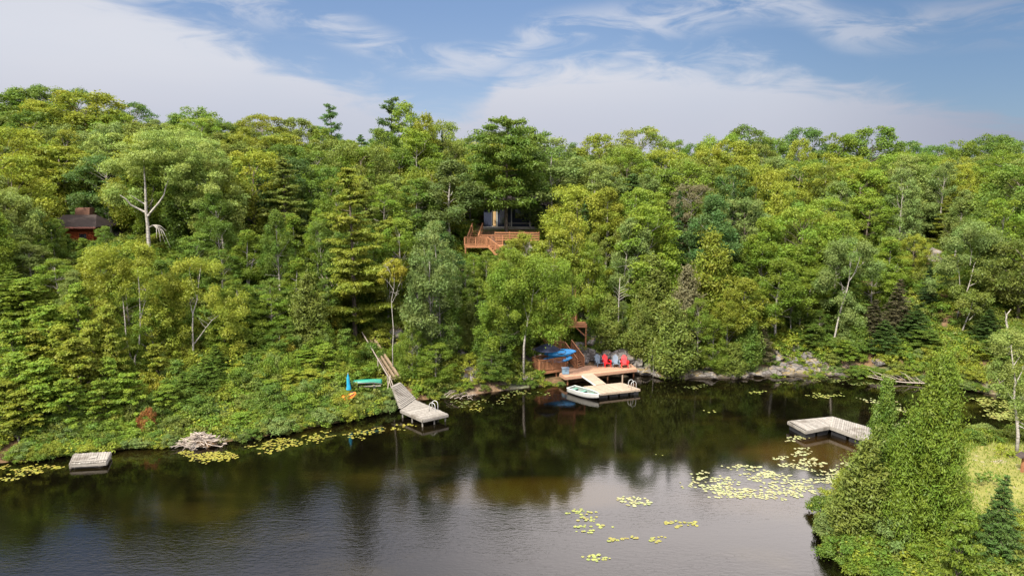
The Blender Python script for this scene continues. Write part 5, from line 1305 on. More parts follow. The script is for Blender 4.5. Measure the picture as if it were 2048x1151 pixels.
umbrella((uc.x, 60.2, ZT), 1.2, uc.z - ZT + .15, 'open navy umbrella shading the railed deck beside the kayaks', M_NAVY)

# ------------------------------------------------------------------ kayaks on their rack
def hull_mesh(name, L, Wd, Hh, mat_, open_top=False, rocker=.10, n=22, seg=12):
    vs, fs = [], []
    for i in range(n + 1):
        t = i / n * 2 - 1; w = Wd / 2 * max(0.02, (1 - abs(t) ** 2.2)) ** .75; zk = rocker * abs(t) ** 3; hh = Hh * (1 + .25 * abs(t) ** 3)
        for j in range(seg + 1):
            a = math.pi * j / seg
            y = -w * math.cos(a); z = zk + (hh - zk) * (1 - math.sin(a) ** .8)
            vs.append((t * L / 2, y, z))
        if not open_top:
            for j in range(1, seg):
                f = j / seg * 2 - 1; vs.append((t * L / 2, -w * f * -1, hh + .10 * (1 - f * f) * (w / Wd * 2)))
    st = (seg + 1) + (0 if open_top else seg - 1)
    for i in range(n):
        m = st if not open_top else seg
        for j in range(m if not open_top else seg):
            a, b = i * st + j, i * st + (j + 1) % st; fs.append((a, b, b + st, a + st))
    if not open_top: fs += [tuple(range(st - 1, -1, -1)), tuple(n * st + j for j in range(st))]
    mb = MB(); mb.add(vs, fs); return mb.mesh(name, mat_, True)
def kayak(loc, rot, L, mat_, label, group=None):
    r = empty('kayak', loc, label, 'kayak', group); r.rotation_euler = rot
    link('hull', hull_mesh('hull', L, .72, .30, mat_), r)
    mb = MB(); ring = [(.1 + .42 * math.cos(a), .22 * math.sin(a), .40) for a in [k * .4488 for k in range(15)]]; mb.tube(ring, .022, 5); mb.build('cockpit_rim', M_BLACK, r)
    mb = MB(); mb.tube([(.1, 0, .372), (.1, 0, .386)], .21, 14); c = mb.build('cockpit', M_BLACK, r); c.scale = (1.8, 1, 1); c.location = (-.08, 0, 0)
    for s in (-1, 1): m = MB(); m.tube([(s * L * .46, 0, .36), (s * L * .47, 0, .42), (s * L * .485, 0, .37)], .012, 4); m.build('grab_handle', M_BLACK, r)
    return r
kp = PY(1119, 706, 61.2); kay = (R(52), R(-3), R(8))
kayak((kp.x, 61.0, kp.z), kay, 3.0, M_BLUEK, 'upper blue kayak on the rack behind the railed deck', 'blue kayaks on the rack')
kp2 = PY(1114, 719, 61.2)
kayak((kp2.x, 61.1, kp2.z), kay, 2.8, M_BLUEK, 'lower blue kayak on the rack behind the railed deck', 'blue kayaks on the rack')
kr = empty('kayak_rack', (kp.x, 61.35, ZD), 'timber rack holding two blue kayaks behind the railed deck', 'rack')
for dx in (-.9, .75):
    mb = MB(); mb.bar((dx, .25, -.8), (dx, .25, kp.z - ZD + .45), .09, .09, up=Vector((0, 1, 0))); mb.build('post', M_CEDARWOOD, kr)
    for zz in (kp.z - ZD - .14, kp2.z - ZD - .14): mb = MB(); mb.bar((dx, .25, zz), (dx, -.55, zz - .03), .08, .08); mb.build('arm', M_CEDARWOOD, kr)

# storage bin
bp_ = P(1131, 747.5, ZD); sb = empty('storage_bin', (bp_.x, bp_.y + .1, ZD), 'slate blue storage bin with lid on the left corner of the big deck', 'bin', rz=.1)
mb = MB(); mb.box((0, 0, .25), (.60, .46, .50)); o = mb.build('body', M_SLATE, sb); b_ = o.modifiers.new('bevel', 'BEVEL'); b_.width = .03
mb = MB(); mb.box((0, 0, .535), (.66, .52, .06)); mb.build('lid', M_GREYP, sb)
mb = MB(); mb.box((0, -.25, .36), (.16, .03, .04)); mb.build('handle', M_BLACK, sb)

# ------------------------------------------------------------------ lounge chairs
def lounge(loc, rz, mat_, label):
    r = empty('lounge_chair', loc, label, 'chair', 'slatted lounge chairs on the waterfront deck', rz)
    for i, y in enumerate((-.20, -.10, 0, .10, .20)):
        m = MB(); top = 1.02 - .16 * (abs(y) / .2) ** 1.6
        m.bar((.28, y * .8, .24), (.28 + .40 * top, y * 1.15, top), .088, .022, up=Vector((1, 0, 0)) if False else Vector((.9, 0, -.4))); m.build('back_slat', mat_, r)
    for i in range(5):
        m = MB(); x = -.30 + i * .125; m.box((x, 0, .38 - i * .03), (.11, .54, .022)); m.build('seat_slat', mat_, r)
    for s in (-1, 1):
        m = MB(); m.box((.02, s * .33, .56), (.68, .13, .025)); m.build('armrest', mat_, r)
        m = MB(); m.box((-.28, s * .29, .28), (.09, .03, .55)); m.build('leg', mat_, r)
        m = MB(); m.bar((-.36, s * .26, .34), (.62, s * .26, .02), .03, .11); m.build('leg', mat_, r)
        m = MB(); m.box((.30, s * .31, .42), (.03, .03, .28)); m.build('arm_support', mat_, r)
for px, mt, lb in ((1198.5, M_GREYP, 'grey slatted lounge chair, leftmost of the four on the waterfront deck'), (1213.5, M_RED, 'red slatted lounge chair between the two grey ones'),
                   (1231.5, M_GREYP, 'grey slatted lounge chair between the two red ones'), (1249, M_RED, 'red slatted lounge chair, rightmost of the four on the waterfront deck')):
    p = P(px, 731.5 + (px - 1198) * .05, ZD); lounge((p.x, p.y, ZD), math.pi / 2 + .25 * (1 if px < 1225 else -.2), mt, lb)

# ------------------------------------------------------------------ lower stair, landing, tower landing, stair up the slope
st = empty('lower_staircase', P(1160, 734, ZD), 'reddish wooden stair with railings climbing left from the big deck', 'staircase')
LZ = 2.15
s0 = P(1161, 734.5, ZD); s1 = PY(1136, 704, 62.6); s1.z = LZ
stairs(st, s0, s1, 1.0, M_CEDARWOOD)
hd = (s1 - s0); sd = Vector((-hd.y, hd.x, 0)).normalized() * .5
for q in (-1, 1): railing(st, s0 + sd * q, s1 + sd * q, .95, M_CEDARWOOD, .15)
L2 = s1 + Vector((-.95, .1, 0)); lo = [s1 - sd * 1.1, s1 + sd * 1.1, L2 + sd * 1.1, L2 - sd * 1.1]
mb = MB(); mb.add([v - st.location for v in [w_ + Vector((0, 0, dz)) for dz in (-.16, 0) for w_ in lo]], [(3, 2, 1, 0), (4, 5, 6, 7), (0, 1, 5, 4), (1, 2, 6, 5), (2, 3, 7, 6), (3, 0, 4, 7)]); mb.build('landing', M_CEDARWOOD, st)
railing(st, s1 + sd, L2 + sd, .95, M_CEDARWOOD, .15)
s2 = L2 + Vector((-1.9, 1.2, 1.9)); stairs(st, L2, s2, 1.0, M_CEDARWOOD)
hd2 = s2 - L2; sd2 = Vector((-hd2.y, hd2.x, 0)).normalized() * .5
for q in (-1, 1): railing(st, L2 + sd2 * q, s2 + sd2 * q, .95, M_CEDARWOOD, .15)
posts(st, [xy(s1 + sd * .9), xy(s1 - sd * .9), xy(L2 + sd * .9)], .6, LZ - .1, .11, M_CEDARWOOD)

tl0 = PY(1174, 649, 63.5); TZ = tl0.z
tw = empty('stair_tower', (tl0.x - .8, 64.2, TZ - .2), 'upper stair landing on tall timber post, half hidden by the big weeping birch', 'staircase')
tp = [(tl0.x, 63.5), (tl0.x, 64.9), (tl0.x - 2.6, 64.9), (tl0.x - 2.6, 63.5)]
plank_deck(tw, tp, TZ, (1, 0, 0), .14, M_CEDARWOOD); edge_beams(tw, tp, TZ - .16, .22, .05, M_CEDARWOOD)
posts(tw, [(tl0.x - .08, 63.6)], PY(1174, 695, 63.6).z - .6, TZ - .04, .13, M_CEDARWOOD); posts(tw, [(tl0.x - 2.5, 63.6), (tl0.x - .08, 64.8)], TZ - 3, TZ - .04, .13, M_CEDARWOOD)
mb = MB(); mb.bar(Vector((tl0.x - 1.05, 63.56, TZ - .25)) - tw.location, Vector((tl0.x - .1, 63.56, TZ - 1.15)) - tw.location, .09, .09); mb.build('brace', M_CEDARWOOD, tw)
railing(tw, (tl0.x - 1.0, 63.5, TZ), (tl0.x - 2.6, 63.5, TZ), 1.0, M_CEDARWOOD, .15)
u0 = Vector((tl0.x - 1.5, 64.8, TZ)); u1 = PY(1140, 590, 67.0); stairs(tw, u0, u1, 1.0, M_CEDARWOOD)
for q in (-.5, .5): railing(tw, u0 + Vector((q, 0, 0)), u1 + Vector((q, 0, 0)), .95, M_CEDARWOOD, .15)
posts(tw, [(u0.x + .5, 64.9)], TZ - .1, TZ + 2.2, .12, M_CEDARWOOD)

# ------------------------------------------------------------------ rowboat
b0 = P(1141.5, 779, .18); b1 = P(1198, 796, .18); bd = b1 - b0; bl = math.hypot(bd.x, bd.y)
rb = empty('rowboat', ((b0.x + b1.x) / 2, (b0.y + b1.y) / 2, -.06), 'small white rowboat with green seats moored at the left of the floating dock', 'boat', rz=math.atan2(bd.y, bd.x))
n, seg = 20, 10; vs, fs = [], []; Wd = 1.30; Lb = bl
def boat_sec(t, inn=0.0):
    w = Wd / 2 * (min(1, .80 + .25 * t) if t < .35 else max(.02, (1 - ((t - .35) / .65) ** 2.4)) ** .8 * .89) - inn
    w = max(.012, w); zk = .28 * max(0, (t - .55) / .45) ** 2 + inn; top = .52 + .13 * max(0, t - .4) ** 1.2
    return [((t - .5) * Lb, -w * math.cos(math.pi * j / seg) * (1 if True else 1), zk + (top - zk) * (1 - math.sin(math.pi * j / seg) ** .45)) for j in range(seg + 1)]
def skin(inn, flip=False):
    vs, fs = [], []
    for i in range(n + 1): vs += boat_sec(i / n, inn)
    st_ = seg + 1
    for i in range(n):
        for j in range(seg):
            f = (i * st_ + j, i * st_ + j + 1, (i + 1) * st_ + j + 1, (i + 1) * st_ + j); fs.append(f[::-1] if flip else f)
    fs.append(tuple(range(st_)) if flip else tuple(range(st_ - 1, -1, -1)))
    return vs, fs
mb = MB(); mb.add(*skin(0)); mb.build('hull', M_WHITE, rb, smooth=True)
mb = MB(); mb.add(*skin(.035, True)); mb.build('inner_hull', m_plain('dull_grey_green_boat_floor', (.13, .16, .14), .6), rb, smooth=True)
mb = MB()
for s in (0, seg):
    mb.tube([Vector(boat_sec(i / n)[s]) + Vector((0, 0, .01)) for i in range(n + 1)], .028, 5)
mb.tube([boat_sec(0)[0], boat_sec(0)[seg]], .03, 5); mb.build('gunwale', M_ALU, rb)
for t in (.10, .40, .68):
    w = abs(boat_sec(t)[0][1]) * 2 - .10; mb = MB(); mb.box(((t - .5) * Lb, 0, .36), (.28, w, .04)); mb.build('seat', M_TEALSEAT, rb)
mb = MB(); mb.tube([Vector(rb.location) * 0 + Vector((Lb * .48, 0, .62)), Vector((Lb * .52, .3, .5)), Vector((Lb * .50, .62, .45))], .012, 4); mb.build('mooring_line', M_WHITE, rb)

# ------------------------------------------------------------------ grey plank dock with white ladder (left of centre)
ZG = .62
g = [P(800, 819, ZG), P(845, 839, ZG), P(897, 827.5, ZG), P(829, 798, ZG)]
gd = empty('plank_dock', (g[1].x, g[1].y, 0), 'weathered grey plank dock with white ladder, below the log slide', 'dock')
plank_deck(gd, [xy(v) for v in g], ZG, g[2] - g[1], .145, M_GREYWOOD, .05, .014, rj=.02); edge_beams(gd, [xy(v) for v in g], ZG - .13, .16, .05, M_GREYWOOD)
gc = sum((Vector((v.x, v.y, 0)) for v in g), Vector()) / 4
posts(gd, [xy(v.lerp(gc, .12)) for v in g] + [xy(g[1].lerp(g[2], .5).lerp(gc, .1)), xy(g[0].lerp(g[1], .5).lerp(gc, .1))], -1.2, ZG - .06, .10, M_GREYWOOD)
lp = P(872, 820, ZG); ladder(gd, (lp.x, lp.y, ZG), math.atan2(g[2].y - g[3].y, g[2].x - g[3].x) + R(90) + R(-60))
# stepped walkway up to the slide
wk = empty('plank_walkway', P(800, 795, ZG), 'stepped grey plank walkway joining the log slide to the plank dock', 'walkway')
for i in range(15):
    t = i / 15; a_ = P(800, 817, ZG).lerp(PY(783, 778, 53.4), t); b_ = P(829, 797, ZG).lerp(PY(799, 770, 54.4), t); zz = ZG + .06 + (0.95) * t
    a_.z = b_.z = zz; d_ = (P(778, 775, 1.4) - P(800, 817, ZG)); d_.z = 0; d_.normalize()
    mb = MB(); mb.bar(a_ - wk.location, b_ - wk.location, .26, .05); mb.build('plank', M_GREYWOOD, wk)

# ------------------------------------------------------------------ log slide and rail
ls = empty('log_slide', PY(796, 756, 56.0), 'long old timbers running down the slope to the plank dock', 'log slide')
def slope_bar(r, p0, Y0, p1, Y1, w, t, mat_, nm):
    a_ = PY(*p0, Y0); b_ = PY(*p1, Y1); mb = MB(); mb.bar(a_ - r.location, b_ - r.location, w, t); return mb.build(nm, mat_, r)
slope_bar(ls, (742, 668), 63.0, (797, 752), 56.2, .20, .18, M_DARKWOOD, 'timber'); slope_bar(ls, (736, 672), 62.8, (789, 754), 56.0, .16, .16, M_DARKWOOD, 'timber')
slope_bar(ls, (730, 673), 62.6, (782, 756), 55.8, .13, .13, M_DARKWOOD, 'timber')
for i in range(12):
    t = i / 11; slope_bar(ls, (731 + 52 * t, 676 + 82 * t), 62.7 - 6.9 * t, (743 + 54 * t, 670 + 84 * t), 63 - 6.8 * t, .12, .07, M_DARKWOOD, 'crosspiece')
hr = empty('pole_handrail', PY(775, 752, 55.6), 'pale pole handrail left of the log slide', 'handrail')
slope_bar(hr, (724, 664), 62.2, (776, 752), 55.4, .07, .07, M_STICK, 'rail')
for t, nm in ((.25, 0), (.6, 0), (.97, 0)):
    a_ = PY(724 + 52 * t, 664 + 88 * t, 62.2 - 6.8 * t); mb = MB(); gz = min(H(a_.x, a_.y), a_.z - .3); mb.bar(a_ - hr.location, Vector((a_.x + .05, a_.y, gz - .2)) - hr.location, .07, .07, up=Vector((1, 0, 0))); mb.build('post', M_STICK, hr)
for i, (px, py, qx, qy) in enumerate(((777, 752, 783, 776), (781, 750, 775, 778), (779, 752, 786, 770))):
    mb = MB(); mb.tube([PY(px, py, 55.2) - hr.location, PY(qx, qy, 54.8) - hr.location], .04, 5); mb.build('prop_pole', M_STICK, hr)
# pale stacked poles high under the big pine
pp = empty('leaning_poles', PY(655, 572, 64), 'pale old poles leaning on the slope, seen through the large layered pine', 'poles')
for i in range(7):
    a_ = PY(636 + i * 6, 552 - (i % 3) * 3, 65.5); b_ = PY(652 + i * 6, 572 + (i % 2) * 4, 64.3); mb = MB(); mb.tube([a_ - pp.location, b_ - pp.location], .06, 5); mb.build('pole', M_STICK, pp)

# ------------------------------------------------------------------ green canoe on its rack, turquoise umbrella, orange kayak
cp = P(730, 768, 1.75)
ca = empty('canoe', (cp.x, cp.y, cp.z + .42), 'green canoe lying upside down on a low rack, left of the plank walkway', 'canoe', rz=.10); ca.rotation_euler = (math.pi - .5, R(-2), .10)
hm = hull_mesh('hull', 2.75, .80, .38, M_GREENC, True, .06); h_ = link('hull', hm, ca); md = h_.modifiers.new('thickness', 'SOLIDIFY'); md.thickness = .02
mb = MB()
for s in (-1, 1):
    mb.tube([((i / 12 * 2 - 1) * 1.375, s * .40 * max(.02, 1 - abs(i / 12 * 2 - 1) ** 2.2) ** .75, .38 * (1 + .25 * abs(i / 12 * 2 - 1) ** 3)) for i in range(13)], .022, 4)
mb.build('gunwale', M_GREYWOOD, ca)
for x_ in (-.6, .6): mb = MB(); mb.box((x_, 0, .37), (.09, .66, .03)); mb.build('thwart', M_GREYWOOD, ca)
cr = empty('canoe_rack', (cp.x, cp.y, cp.z), 'low rack of grey timber carrying the green canoe', 'rack', rz=.10)
for dx in (-.65, .75):
    z0 = H(cp.x + dx, cp.y) - cp.z - .2
    for dy in (-.3, .3): mb = MB(); mb.box((dx, dy * .7, z0 / 2 - .02), (.13, .12, -z0)); mb.build('post', M_GREYWOOD, cr)
    mb = MB(); mb.box((dx, 0, .03), (.14, .95, .07)); mb.build('crossbar', M_GREYWOOD, cr)
mb = MB(); mb.box((0, -.36, -.045), (2.6, .12, .06)); mb.build('rail', M_GREYWOOD, cr)
up_ = P(699, 776, 1.7); fu = empty('folded_umbrella', (up_.x, up_.y - .3, up_.z - .35), 'folded turquoise umbrella standing upright at the left end of the green canoe', 'umbrella')
mb = MB(); mb.tube([(0, 0, -.3), (0, 0, 1.75)], .022, 5); mb.build('pole', M_WHITE, fu)
mb = MB(); mb.tube([(0, 0, .35), (.02, 0, .55), (0, 0, .9), (-.01, 0, 1.3), (0, 0, 1.62)], [.20, .17, .13, .12, .03], 9); mb.build('canopy', M_TURQ, fu)
op = P(698, 794, 1.25); kayak((op.x, op.y, op.z - .1), (R(20), R(-14), R(25)), 1.25, M_ORANGE, 'small orange and yellow kayak lying in the shrubs below the green canoe')

# ------------------------------------------------------------------ small square raft (left)
ZR = .38
rf = [P(138, 927, ZR), P(213, 923, ZR), P(222.5, 902.5, ZR), P(147, 906, ZR)]
ra = empty('swim_raft', (rf[0].x, rf[0].y, 0), 'small square swimming raft of peeling grey boards near the left shore', 'raft')
plank_deck(ra, [xy(v) for v in rf], ZR, rf[3] - rf[0], .145, M_GREYWOOD, .035, .016, rj=.045); edge_beams(ra, [xy(v) for v in rf], ZR - .14, .16, .05, M_GREYWOOD)
mb = MB(); rc = sum((Vector((v.x, v.y, 0)) for v in rf), Vector()) / 4
mb.box((rc.x - ra.location.x, rc.y - ra.location.y, .03), ((rf[1] - rf[0]).length - .25, 1.35, .28), math.atan2(rf[1].y - rf[0].y, rf[1].x - rf[0].x)); mb.build('float', M_GREYWOOD, ra)
bp2 = rf[0].lerp(rf[1], .5).lerp(rf[2], .12); mb = MB(); mb.bar(rf[0].lerp(rf[3], .16) - ra.location + Vector((.1, 0, .04)), rf[1].lerp(rf[2], .16) - ra.location + Vector((-.1, 0, .04)), .12, .03); mb.build('cross_board', M_GREYWOOD, ra)
mb = MB(); mb.bar(rf[0].lerp(rf[2], .42) - ra.location + Vector((.1, 0, .04)), rf[0].lerp(rf[2], .50) - ra.location + Vector((.35, .1, .04)), .3, .03); mb.build('loose_board', M_GREYWOOD, ra)

# boardwalk at the left edge
bw = empty('boardwalk', P(40, 874, .9), 'narrow grey boardwalk on posts among the shrubs at the left edge', 'boardwalk')
a_ = P(-40, 868, .95); b_ = P(84, 874, .9); dn_ = (b_ - a_).normalized(); sdv = Vector((-dn_.y, dn_.x, 0))
for i in range(4): mb = MB(); s_ = sdv * (.16 * i); mb.bar(a_ + s_ - bw.location, b_ + s_ - dn_ * (.2 * (i % 2)) - bw.location, .145, .04); mb.build('plank', M_GREYWOOD, bw)
posts(bw, [xy(a_.lerp(b_, t)) for t in (.35, .62, .97)], -.3, .86, .10, M_GREYWOOD)

# ------------------------------------------------------------------ L-shaped dock (right)
ZL = .62
l1 = [P(1575, 841, ZL), P(1612, 861, ZL), P(1662, 851.5, ZL), P(1665, 832, ZL)]
u_ = (l1[3] - P(1658, 850, ZL))
K0 = P(1665, 832, ZL); K1 = P(1612, 861, ZL); K2 = P(1660, 851.5, ZL)
arm_a = [xy(P(1575, 841, ZL)), xy(K1), xy(K2), xy(K0)]
arm_b = [xy(K0), xy(K2), xy(P(1806, 905, ZL)), xy(P(1842, 884, ZL))]
ld = empty('l_shaped_dock', (K2.x, K2.y, 0), 'L-shaped weathered grey dock reaching from the near point into open water', 'dock')
plank_deck(ld, arm_a, ZL, P(1575, 841, ZL) - K1, .145, M_GREYWOOD, .045, .014); plank_deck(ld, arm_b, ZL, K0 - K2, .145, M_GREYWOOD, .045, .014)
edge_beams(ld, [xy(K2), xy(K1), xy(P(1575, 841, ZL)), xy(K0), arm_b[3]], ZL - .14, .20, .06, M_GREYWOOD, closed=False); edge_beams(ld, [xy(K2), arm_b[2]], ZL - .14, .20, .06, M_GREYWOOD, closed=False)
floats(ld, arm_a, ZL - .46, 1.1, M_BLACK, .10); floats(ld, arm_b, ZL - .46, 1.1, M_BLACK, .10)

# ------------------------------------------------------------------ hilltop house
hx0 = PY(968, 450, HOUSE_Y).x; hx1 = PY(1098, 450, HOUSE_Y).x
hs = empty('hilltop_house', ((hx0 + hx1) / 2, HOUSE_Y, hz), 'dark blue house with white trim behind the wide flat-layered pine', 'house'); W_ = hx1 - hx0
mb = MB(); mb.box((0, 3, 1.35), (W_, 6, 2.9)); mb.build('wall', M_NAVYWALL, hs)
mb = MB(); vs = [(-W_ / 2 - .5, -.7, 2.81), (W_ / 2 + .5, -.7, 2.81), (W_ / 2 + .5, 6.7, 2.81), (-W_ / 2 - .5, 6.7, 2.81), (-W_ / 2 - .5, 3, 4.6), (W_ / 2 + .5, 3, 4.6)]
mb.add(vs, [(3, 2, 1, 0), (0, 1, 5, 4), (2, 3, 4, 5), (1, 2, 5), (3, 0, 4)]); mb.build('roof', M_ROOF, hs)
for px in (985, 994, 1023, 1060, 1092):
    x_ = PY(px, 440, HOUSE_Y).x - hs.location.x; mb = MB(); mb.box((x_, -.06, 1.35), (.14, .10, 2.88)); mb.build('trim_board', M_WHITE, hs)
for px, w_, h_, z_ in ((1008, 1.1, 1.9, 1.15), (1040, 1.3, 1.2, 1.6), (1075, 1.3, 1.2, 1.6)):
    x_ = PY(px, 440, HOUSE_Y).x - hs.location.x; mb = MB(); mb.box((x_, -.03, z_), (w_ + .14, .06, h_ + .14)); wn = mb.build('window', M_NAVYWALL, hs)
    mb = MB(); mb.box((x_, -.07, z_), (w_, .03, h_)); mb.build('pane', M_GLASS, wn)
x_ = PY(988, 440, HOUSE_Y).x - hs.location.x; mb = MB(); mb.box((x_, -.07, 1.0), (.5, .08, 1.9)); mb.build('door', M_TAN, hs)
sx = PY(1030, 452, 88.2).x
tr_ = empty('house_terrace', (sx, 88.6, hz - .2), 'low pale stone terrace edge in front of the hilltop house', 'terrace')
mb = MB(); mb.box((0, .4, .05), (W_ * .98, 1.6, .22)); mb.build('slab', M_STONE, tr_)
bn = PY(1040, 449, 87.0); be = empty('bench', (bn.x, 87.0, bn.z - .45), 'long pale bench on the lawn in front of the hilltop house', 'bench')
mb = MB(); mb.box((0, 0, .62), (3.0, .40, .06)); mb.build('seat', M_GREYWOOD, be)
for dx in (-1.3, 1.3): mb = MB(); mb.box((dx, 0, .28), (.10, .36, .62)); mb.build('leg', M_GREYWOOD, be)
# horizontal-board fence and stairs below the lawn
FY = 82.0; fz = PY(1000, 482, FY).z
bf = empty('board_fence', (PY(1030, 482, FY).x, FY, fz), 'reddish fence of four horizontal boards at the foot of the lawn', 'fence')
fx0 = PY(990, 480, FY).x; fx1 = PY(1078, 480, FY).x
for i in range(4): mb = MB(); mb.bar(Vector((fx0, FY, fz + .18 + i * .28)) - bf.location, Vector((fx1, FY, fz + .14 + i * .28)) - bf.location, .04, .15); mb.build('board', M_CEDARWOOD, bf)
for i in range(4): mb = MB(); x_ = fx0 + (fx1 - fx0) * i / 3; mb.box(Vector((x_, FY + .07, fz + .35)) - bf.location, (.10, .10, 1.6)); mb.build('post', M_CEDARWOOD, bf)
us = empty('upper_staircase', PY(948, 486, 80.5), 'reddish stair with side rails leading up to the lawn of the hilltop house', 'staircase')
a_ = PY(946, 488, 80.4); b_ = PY(955, 462, 83.0); stairs(us, a_, b_, 1.2, M_CEDARWOOD, 7)
for q in (-.62, .62): railing(us, a_ + Vector((q, 0, 0)), b_ + Vector((q, 0, 0)), .95, M_CEDARWOOD, .15, bal=False)
pz = a_.z; lp_ = [(a_.x - .9, 78.9), (a_.x + 3.6, 78.9), (a_.x + 3.6, 80.4), (a_.x - .9, 80.4)]
plank_deck(us, lp_, pz, (1, 0, 0), .14, M_CEDARWOOD); edge_beams(us, lp_, pz - .16, .22, .05, M_CEDARWOOD)
railing(us, (lp_[0][0], 78.9, pz), (lp_[0][0] + 2.6, 78.9, pz), 1.0, M_CEDARWOOD, .15); railing(us, (lp_[0][0] + 2.6, 78.9, pz), (lp_[0][0] + 4.6, 77.2, pz - 1.3), 1.0, M_CEDARWOOD, .15)
railing(us, (lp_[3][0] + 1.7, 80.4, pz), (lp_[3][0] + 4.4, 80.4, pz), 1.1, M_CEDARWOOD, .15)
stairs(us, (lp_[0][0] + 4.9, 76.6, pz - 1.5), (lp_[0][0] + 3.2, 79.0, pz), 1.1, M_CEDARWOOD)
posts(us, [(p[0] + (.1 if i in (0, 3) else -.1), p[1]) for i, p in enumerate(lp_)], pz - 2.4, pz - .04, .13, M_CEDARWOOD)

# ------------------------------------------------------------------ red cabin (left)
CY = 74.5; cx = PY(140, 470, CY).x
cb = empty('red_cabin', (cx, CY, cabz), 'red log cabin with brown roof half hidden by trees at upper left', 'cabin')
hw_ = (PY(189, 470, CY).x - PY(92, 470, CY).x) / 2; wz = PY(150, 453, CY).z - cabz
for i in range(11):
    mb = MB(); zz = .10 + i * (wz / 11); mb.tube([(-hw_, 0, zz), (hw_ - .05, 0, zz)], wz / 11 * .54, 8); mb.build('log', M_REDWALL, cb)
mb = MB(); mb.box((0, 1.45, wz / 2 - .1), (hw_ * 2 - .15, 2.7, wz + .15)); mb.build('wall', M_REDWALL, cb)
xr = PY(192, 452, CY - .6).x - cx; xl = PY(120, 452, CY - .6).x - cx; ez = wz - .02; rzz = PY(160, 429, CY + 1.8).z - cabz
mb = MB(); vs = [(-hw_ - .6, -.7, ez), (xr, -.7, ez), (xr, 3.4, ez), (-hw_ - .6, 3.4, ez), (-hw_ + 1.2, 1.5, rzz), (xr - 1.1, 1.5, rzz)]
mb.add(vs, [(3, 2, 1, 0), (0, 1, 5, 4), (2, 3, 4, 5), (1, 2, 5), (3, 0, 4)]); mb.build('roof', M_ROOF, cb)
mb = MB(); mb.box(((xr - hw_ - .6) / 2, -.73, ez - .05), (xr + hw_ + .6, .05, .16)); mb.build('fascia_board', m_plain('faded_red_trim', (.34, .14, .11), .8), cb)
dx_ = PY(169, 428, CY + 2).x - cx; mb = MB(); mb.add([(dx_ - .8, 1.3, rzz - .6), (dx_ + .9, 1.3, rzz - .6), (dx_ + .9, 3.0, rzz - .6), (dx_ - .8, 3.0, rzz - .6), (dx_ - .8, 1.8, rzz + .75), (dx_ + .75, 1.8, rzz + .75), (dx_ + .75, 2.6, rzz + .75), (dx_ - .8, 2.6, rzz + .75)],
    [(0, 1, 5, 4), (1, 2, 6, 5), (2, 3, 7, 6), (3, 0, 4, 7), (4, 5, 6, 7)]); mb.build('upper_roof', M_ROOF2, cb)
for px in (110, 168):
    x_ = PY(px, 465, CY).x - cx; mb = MB(); mb.box((x_, -.22, wz * .48), (.95, .07, .95)); f_ = mb.build('window', M_REDWALL, cb); mb = MB(); mb.box((x_, -.27, wz * .48), (.8, .03, .8)); mb.build('pane', M_GLASS, f_)
pr = empty('cabin_porch', PY(128, 497, 71.5), 'red railed porch below the red cabin', 'porch')
pa, pb = PY(84, 500, 71.5), PY(140, 499, 71.5)
for dz in (.0, .22): mb = MB(); mb.bar(pa + Vector((0, 0, dz)) - pr.location, pb + Vector((0, 0, dz)) - pr.location, .05, .12); mb.build('rail', M_REDWALL, pr)
for t in (0, .33, .66, 1): mb = MB(); c_ = pa.lerp(pb, t); mb.box(c_ - pr.location + Vector((0, .08, -.6)), (.10, .10, 1.8)); mb.build('post', M_REDWALL, pr)

# ------------------------------------------------------------------ beaver stick pile, fallen branches
sp_ = P(398, 889, .1); bl_ = empty('stick_pile', (sp_.x, sp_.y, 0), 'heap of bleached sticks on the left shore, like a beaver lodge', 'stick pile')
rs_ = random.Random(8)
mb = MB(); 
for i in range(9):
    a = i * .7; mb.tube([(math.cos(a) * 1.3 * (i / 9), math.sin(a) * .7 * (i / 9) + .4, -.1), (math.cos(a) * .8 * (i / 9), math.sin(a) * .4 * (i / 9) + .5, .55 - i * .03)], [.42, .22], 8)
mb.build('mud_core', M_GROUND, bl_)
for i in range(170):
    a = rs_.uniform(0, 6.28); r_ = rs_.uniform(.1, 1.75); c_ = Vector((math.cos(a) * r_, math.sin(a) * r_ * .5 + .15, max(.05, .82 * (1 - r_ / 1.9)) + rs_.uniform(-.05, .12)))
    ln = rs_.uniform(.35, 1.0); dr = Vector((rs_.gauss(0, 1), rs_.gauss(0, .6), rs_.gauss(0, .25) - .05)).normalized()
    m = MB(); m.tube([c_ - dr * ln / 2, c_ + dr * ln * .1 + Vector((0, 0, rs_.uniform(-.03, .05))), c_ + dr * ln / 2], [rs_.uniform(.018, .038), .024, .012], 4, cap=False); m.build('stick', M_STICK, bl_)
fb = empty('fallen_branches', P(1800, 762, .1), 'bleached fallen branches fanning into the water on the far right shore', 'fallen tree')
tk = [P(1735, 752, .35), P(1770, 760, .25), P(1810, 764, .15), P(1852, 766, .2)]
mb = MB(); mb.tube([v - fb.location for v in tk], [.025, .035, .045, .05], 6); mb.build('trunk', M_STICK, fb)
for i in range(11):
    t = i / 10; b_ = tk[0].lerp(tk[3], .18 + .8 * t); e_ = b_ + Vector((rs_.uniform(-1.3, -.4), rs_.uniform(.2, 1.2), rs_.uniform(.1, .75)))
    m = MB(); m.tube([b_ - fb.location, (b_ + e_) / 2 - fb.location + Vector((0, 0, .1)), e_ - fb.location], [.03, .02, .008], 4, cap=False); m.build('branch', M_STICK, fb)
f2 = empty('fallen_branches', P(912, 795, .1), 'dry fallen branches at the shore right of the plank dock', 'fallen tree')
